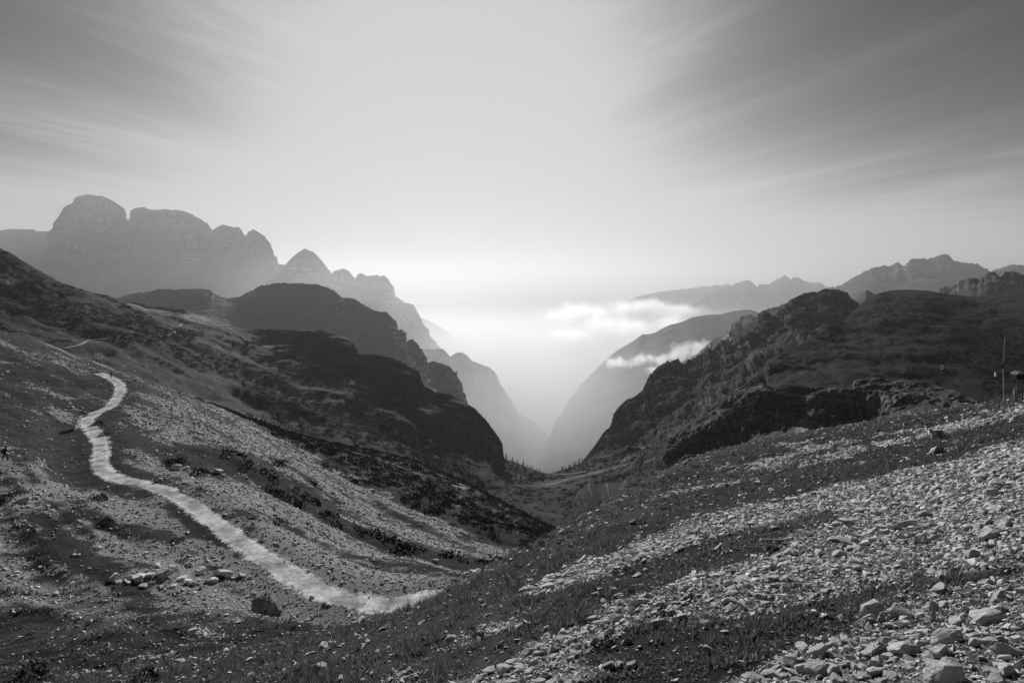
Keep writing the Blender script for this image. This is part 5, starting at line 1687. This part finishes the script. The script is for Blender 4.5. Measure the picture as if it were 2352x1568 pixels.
# weather station at the right frame edge
g = ground_at(2325, 921)
ws = empty('weather_mast', (g[0], g[1] + 0.5, float(H(g[0], g[1] + 0.5)) - 0.05))
tag(ws, 'thin metal weather mast with side arm at the right edge', 'weather mast')
bm = bmesh.new()
tube(bm, (0, 0, 0), (-0.02, 0, 2.3), 0.026)
tube(bm, (-0.02, 0, 2.3), (0.07, 0, 4.0), 0.018, 0.012)
bm_obj('mast', bm, M_METAL, ws)
bm = bmesh.new()
tube(bm, (-0.02, 0, 1.78), (-0.46, 0, 1.74), 0.014)
bm_obj('arm', bm, M_METAL, ws)
bm = bmesh.new()
for k in range(4):
    bmesh.ops.create_cone(bm, cap_ends=True, segments=14, radius1=0.085, radius2=0.05, depth=0.035, matrix=Matrix.Translation((-0.46, 0, 1.60 + k * 0.05)))
bmesh.ops.create_uvsphere(bm, u_segments=14, v_segments=7, radius=0.075, matrix=Matrix.Translation((-0.46, 0, 1.78)) @ Matrix.Diagonal((1, 1, 0.6, 1)))
bm_obj('shield', bm, M_PORC, ws)
bm = bmesh.new()
box(bm, (-0.07, 0.02, 2.2), (0.10, 0.10, 0.34), 0, 0.02)
bm_obj('sensor_box', bm, M_SLATE, ws)
for (u, h, lab) in ((2323, 0.55, 'shorter pale concrete post under the weather mast'), (2328.5, 0.72, 'taller pale concrete post beside the weather mast')):
    g = ground_at(u, 921)
    o = empty('marker_post', (g[0], g[1] - 0.15, float(H(g[0], g[1] - 0.15))), 0.5)
    bm = bmesh.new()
    box(bm, (0, 0, h / 2 - 0.1), (0.12, 0.12, h + 0.2), 0, 0.012)
    bm_obj('shaft', bm, M_CONC, o)
    bm = bmesh.new()
    tube(bm, (0, 0, h), (0.02, 0, h + 0.07), 0.02)
    bmesh.ops.create_uvsphere(bm, u_segments=8, v_segments=6, radius=0.04, matrix=Matrix.Translation((0.02, 0, h + 0.09)))
    bm_obj('cap', bm, M_METAL, o)
    tag(o, lab, 'post')
g = ground_at(2348, 919)
ga = empty('instrument_cabinet', (g[0] + 0.1, g[1] + 0.3, float(H(g[0] + 0.1, g[1] + 0.3))))
tag(ga, 'metal instrument box with curved hood on a post at the right edge', 'instrument box')
bm = bmesh.new()
tube(bm, (-0.2, 0, 0), (-0.2, 0, 1.25), 0.018)
tube(bm, (0.2, 0, 0), (0.2, 0, 1.25), 0.018)
bm_obj('post', bm, M_SLATE, ga)
bm = bmesh.new()
box(bm, (0, 0, 1.38), (0.50, 0.3, 0.30), 0, 0.01)
bm_obj('housing', bm, plain_mat('dull_housing', 0.04, 0.6, 0.1, 5), ga)
bm = bmesh.new()
ring = []
for k in range(9):
    a = math.pi * (1 - k / 8)
    ring.append([bm.verts.new((0.28 * math.cos(a), yy, 1.50 + 0.17 * math.sin(a))) for yy in (-0.19, 0.19)])
for k in range(8):
    bm.faces.new((ring[k][0], ring[k + 1][0], ring[k + 1][1], ring[k][1]))
bmesh.ops.solidify(bm, geom=bm.faces[:], thickness=0.012)
bm_obj('hood', bm, M_METAL, ga)

# boards lying on the scree
def board(u, v, length, w, th, rz, lab, roll=0.0):
    g = ground_at(u, v)
    bm = bmesh.new()
    box(bm, (0, 0, 0), (length, w, th), 0, 0.004)
    bmesh.ops.subdivide_edges(bm, edges=[e for e in bm.edges if e.calc_length() > 0.4], cuts=6)
    for q in bm.verts:
        q.co.z += 0.010 * math.sin(q.co.x * 5 + u) + 0.004 * math.sin(q.co.x * 23)
        q.co.y += 0.005 * math.sin(q.co.x * 17 + v)
    o = bm_obj('board', bm, M_WOOD)
    n = np.array([0.02, 0.40, 0.92])                      # lies level across the slope, propped on stones
    R = frames(n[None], np.array([0.0]))[0]
    o.matrix_world = Matrix.Translation((g[0], g[1], g[2] + 0.055)) @ Matrix([list(r) for r in R]).to_4x4() @ Matrix.Rotation(rz, 4, 'Z') @ Matrix.Rotation(roll, 4, 'Y')
    tag(o, lab, 'board')


board(1778, 1248, 0.40, 0.07, 0.022, 0.02, 'wide weathered board, upper of two lying on the scree')
board(1775, 1260, 0.32, 0.035, 0.018, 0.0, 'narrow weathered board, lower of two lying on the scree')
board(1727, 1264, 0.30, 0.025, 0.016, 0.12, 'thin weathered lath left of the two boards')
board(1650, 1262, 0.26, 0.045, 0.018, 0.75, 'short board stuck slanting among stones at the scree edge', -0.35)

# crumbling concrete block under the brow
g = ground_at(2152, 1008)
cb = empty('concrete_block', (g[0], g[1], g[2] - 0.05), 0.35, 0.72)
tag(cb, 'crumbling square concrete block under the brow hollow', 'concrete block')
bm = bmesh.new()
box(bm, (0, 0, 0.14), (0.38, 0.34, 0.34), 0.1, 0.03)
bmesh.ops.subdivide_edges(bm, edges=bm.edges[:], cuts=3, use_grid_fill=True)
for q in bm.verts:
    q.co += Vector((float(pnoise(q.co.x * 7, q.co.y * 7, q.co.z * 7)), float(pnoise(q.co.x * 7 + 5, q.co.y * 7, q.co.z * 7)), 0)) * 0.04
bm_obj('base', bm, M_CONC, cb)
bm = bmesh.new()
box(bm, (-0.02, 0.02, 0.43), (0.44, 0.38, 0.2), -0.05, 0.03)
bmesh.ops.subdivide_edges(bm, edges=bm.edges[:], cuts=3, use_grid_fill=True)
for q in bm.verts:
    q.co += Vector((float(pnoise(q.co.x * 6, q.co.y * 6, q.co.z * 6)), float(pnoise(q.co.x * 6 + 5, q.co.y * 6, q.co.z * 6)), float(pnoise(q.co.x * 6, q.co.y * 6 + 9, q.co.z * 6)))) * 0.04
bm_obj('cap', bm, M_CONC, cb)


# power line: poles with three insulators, and the wires between them
def power_pole(p, h, rz, label, span=1.5, arms=1):
    e_ = empty('power_pole', p, rz)
    bm = bmesh.new()
    tube(bm, (0, 0, -0.5), (0, 0, h), 0.17, 0.12)
    bm_obj('pole', bm, M_POLE, e_)
    for a in range(arms):
        bm = bmesh.new()
        z = h - 0.1 - a * 1.5
        box(bm, (0, 0, z), (span * 2.3, 0.14, 0.16))
        arm = bm_obj('crossarm', bm, M_POLE if arms == 1 else M_METAL, e_)
        for k in (-1, 0, 1):
            bm = bmesh.new()
            for j in range(3):
                bmesh.ops.create_cone(bm, cap_ends=True, segments=10, radius1=0.30, radius2=0.18, depth=0.14, matrix=Matrix.Translation((k * span, 0, z + 0.2 + j * 0.16)))
            bm_obj('insulator', bm, M_PORC, arm)
    tag(e_, label, 'power pole')
    return Matrix.Translation(p) @ Matrix.Rotation(rz, 4, 'Z')


def wire(a, b, sag, r, label, group):
    a, b = np.array(a), np.array(b)
    n = 24
    t = np.linspace(0, 1, n)
    pts = a[None] * (1 - t[:, None]) + b[None] * t[:, None]
    pts[:, 2] -= sag * 4 * t * (1 - t)
    V, F = [], []
    d = (b - a) / np.linalg.norm(b - a)
    s = np.cross(d, [0, 0, 1.0])
    s /= np.linalg.norm(s)
    up = np.cross(s, d)
    for q in pts:
        for k in range(4):
            an = k * math.pi / 2
            V.append(q + (s * math.cos(an) + up * math.sin(an)) * r)
    for i in range(n - 1):
        for k in range(4):
            j = (k + 1) % 4
            F.append((i * 4 + k, i * 4 + j, i * 4 + 4 + j, i * 4 + 4 + k))
    o = link('overhead_wire', mesh_from_arrays('wire', np.array(V), np.array(F), 4), M_WIRE)
    tag(o, label, 'wire', group)


p1 = P(1756, 886, 285)
m1 = power_pole(Vector(p1), 9.4, math.radians(10), 'wooden power pole with white insulators on the crag top', 2.7)
p2 = hit('right_hill', 2164, 882)
power_pole(Vector(p2), 10, math.radians(35), 'power pole with two pale crossarms on the dark right hill', 1.3, 2)
pn = P(1345, 1100, 430)
mn = power_pole(Vector(pn), 6.0, math.radians(40), 'power pole on the valley floor under the notch', 1.6)
pf = P(1152, 1062, 552)
mf = power_pole(Vector(pf), 8.0, math.radians(40), 'distant power pole on the left rim of the notch', 1.6)
for k in (-1, 0, 1):
    w_ = ('left', 'middle', 'right')[k + 1]
    a = m1 @ Vector((k * 2.7, 0, 9.8))
    wire(a, P(1684 + 9 * k + 12, 898 + 1.5 * k, 330), 2.0, 0.055, f'{w_} wire falling from the insulated pole on the crag', 'wires from the crag pole')
    a, b = mf @ Vector((k * 1.6, 0, 8.4)), mn @ Vector((k * 1.6, 0, 6.4))
    wire(a, b, 9.0, 0.10, f'{w_} sagging wire across the valley notch', 'wires across the notch')

# ------------------------------------------------------------------ low clouds in the valley (placed in the far air)
def cloud_mat(name, L, dens, lo, hi):
    m, n, l = new_mat(name)
    t = mnode(n, 'ShaderNodeTexCoord')
    geo = mnode(n, 'ShaderNodeNewGeometry')
    nz = mnode(n, 'ShaderNodeTexNoise')
    nz.inputs['Scale'].default_value = 1.0 / L
    nz.inputs['Detail'].default_value = 8
    nz.inputs['Roughness'].default_value = 0.64
    l.new(geo.outputs['Position'], nz.inputs['Vector'])
    # soft body: dense at the middle of the mass, nothing at its hull
    ln = mnode(n, 'ShaderNodeVectorMath', operation='LENGTH')
    l.new(t.outputs['Object'], ln.inputs[0])
    sub = mnode(n, 'ShaderNodeMath', operation='MULTIPLY_ADD')
    l.new(ln.outputs['Value'], sub.inputs[0])
    sub.inputs[1].default_value = -0.50
    sub.inputs[2].default_value = 0.30
    add = mnode(n, 'ShaderNodeMath', operation='ADD')
    l.new(nz.outputs[0], add.inputs[0])
    l.new(sub.outputs[0], add.inputs[1])
    mr = mnode(n, 'ShaderNodeMapRange', interpolation_type='SMOOTHSTEP')
    l.new(add.outputs[0], mr.inputs[0])
    mr.inputs['From Min'].default_value, mr.inputs['From Max'].default_value = lo, hi
    mr.inputs['To Max'].default_value = dens
    v = mnode(n, 'ShaderNodeVolumePrincipled')
    v.inputs['Color'].default_value = (0.98, 0.98, 0.98, 1)
    v.inputs['Anisotropy'].default_value = 0.6
    l.new(mr.outputs[0], v.inputs['Density'])
    o = mnode(n, 'ShaderNodeOutputMaterial')
    l.new(v.outputs[0], o.inputs['Volume'])
    return m


def cloud(c, r, mat, label):
    bm = bmesh.new()
    bmesh.ops.create_icosphere(bm, subdivisions=2, radius=1.0)
    o = bm_obj('cloud', bm, mat)
    o.location = c
    o.scale = r
    tag(o, label, 'cloud', kind='stuff')


MC1 = cloud_mat('cumulus', 60, 0.012, 0.49, 0.74)
MC2 = cloud_mat('stratus', 230, 0.0038, 0.46, 0.80)
for (u, v, d, rx, rz, lab) in [(1600, 800, 2900, 150, 85, 'topmost billow of the white cloud bank behind the right cliffs'), (1562, 812, 2900, 150, 85, 'second billow of the white cloud bank behind the cliffs'),
                               (1520, 826, 2900, 150, 70, 'middle billow of the white cloud bank'), (1472, 826, 2900, 150, 65, 'thin billow left of the middle one'),
                               (1420, 834, 2950, 160, 60, 'lowest ragged end of the white cloud bank'), (1500, 852, 2850, 130, 50, 'small torn cloud under the bank')]:
    cloud(P(u, v, d), (rx, rx * 0.8, rz), MC1, lab)
for (u, v, d, rx, rz, lab) in [(1530, 742, 5300, 420, 190, 'cloud heap beyond the smooth ridge crest'), (1460, 758, 5400, 450, 190, 'bright cloud heap in the right half of the valley'), (1390, 748, 5600, 450, 170, 'soft cloud heap near the valley middle'),
                               (1315, 772, 5800, 450, 170, 'fading cloud heap at the left of the cloud sea'), (1340, 722, 7600, 900, 260, 'far grey cloud layer left of the pale range'), (1470, 706, 7800, 900, 220, 'far grey cloud layer below the pale range'), (1560, 715, 6500, 500, 170, 'small cloud at the foot of the jagged range')]:
    cloud(P(u, v, d), (rx, rx * 0.8, rz), MC2, lab)

# mist lying in the bottom of the valley
bm = bmesh.new()
bmesh.ops.create_icosphere(bm, subdivisions=3, radius=1.0)
mm, n_, l_ = new_mat('valley_mist')
tc_ = mnode(n_, 'ShaderNodeTexCoord')
ln_ = mnode(n_, 'ShaderNodeVectorMath', operation='LENGTH')
l_.new(tc_.outputs['Object'], ln_.inputs[0])
mr_ = mnode(n_, 'ShaderNodeMapRange', interpolation_type='SMOOTHSTEP')
l_.new(ln_.outputs['Value'], mr_.inputs[0])
mr_.inputs['From Min'].default_value, mr_.inputs['From Max'].default_value = 1.0, 0.2
mr_.inputs['To Min'].default_value, mr_.inputs['To Max'].default_value = 0.0, 2.0e-4
v_ = mnode(n_, 'ShaderNodeVolumePrincipled')
v_.inputs['Color'].default_value = (0.97, 0.97, 0.97, 1)
v_.inputs['Anisotropy'].default_value = 0.45
l_.new(mr_.outputs[0], v_.inputs['Density'])
o_ = mnode(n_, 'ShaderNodeOutputMaterial')
l_.new(v_.outputs[0], o_.inputs['Volume'])
bm.free()
# layered mist thickening downwards to the fog
ml, n_, l_ = new_mat('layered_mist')
geo_ = mnode(n_, 'ShaderNodeNewGeometry')
sx3 = mnode(n_, 'ShaderNodeSeparateXYZ')
l_.new(geo_.outputs['Position'], sx3.inputs[0])


def vmap(sock, f0, f1, t0, t1):
    m_ = mnode(n_, 'ShaderNodeMapRange', interpolation_type='SMOOTHSTEP')
    l_.new(sock, m_.inputs[0])
    for nm_, val in (('From Min', f0), ('From Max', f1), ('To Min', t0), ('To Max', t1)):
        m_.inputs[nm_].default_value = val
    return m_.outputs[0]


def vmul(a_, b_):
    q_ = mnode(n_, 'ShaderNodeMath', operation='MULTIPLY')
    l_.new(a_, q_.inputs[0])
    l_.new(b_, q_.inputs[1])
    return q_.outputs[0]


hz = vmap(sx3.outputs[2], -260, -1250, 0.0, 1.0)
pz_ = mnode(n_, 'ShaderNodeMath', operation='POWER')
l_.new(hz, pz_.inputs[0])
pz_.inputs[1].default_value = 1.35
dz_ = vmul(vmul(pz_.outputs[0], vmap(sx3.outputs[1], 15000, 4000, 0.0, 1.0)), vmap(sx3.outputs[1], 1900, 3000, 0.0, 1.5e-3))
v_ = mnode(n_, 'ShaderNodeVolumePrincipled')
v_.inputs['Color'].default_value = (0.90, 0.90, 0.90, 1)
v_.inputs['Anisotropy'].default_value = 0.45
l_.new(dz_, v_.inputs['Density'])
o_ = mnode(n_, 'ShaderNodeOutputMaterial')
l_.new(v_.outputs[0], o_.inputs['Volume'])
bm = bmesh.new()
bmesh.ops.create_cube(bm, size=1.0)
for q in bm.verts:
    q.co = Vector((q.co.x * 24000 + 1500, (q.co.y + 0.5) * 26000 + 1900, (q.co.z + 0.5) * 1200 - 1460))
tag(bm_obj('mist', bm, ml), 'white mist pooled in the bottom of the valley', 'mist', kind='stuff')
m2_ = bm_obj('mist', (lambda b: (bmesh.ops.create_icosphere(b, subdivisions=3, radius=1.0), b)[1])(bmesh.new()), mm)
m2_.location = (-2000, 4900, -350)
m2_.scale = (2900, 1500, 820)
tag(m2_, 'thin mist veiling the foot of the dome mountain', 'mist', kind='stuff')
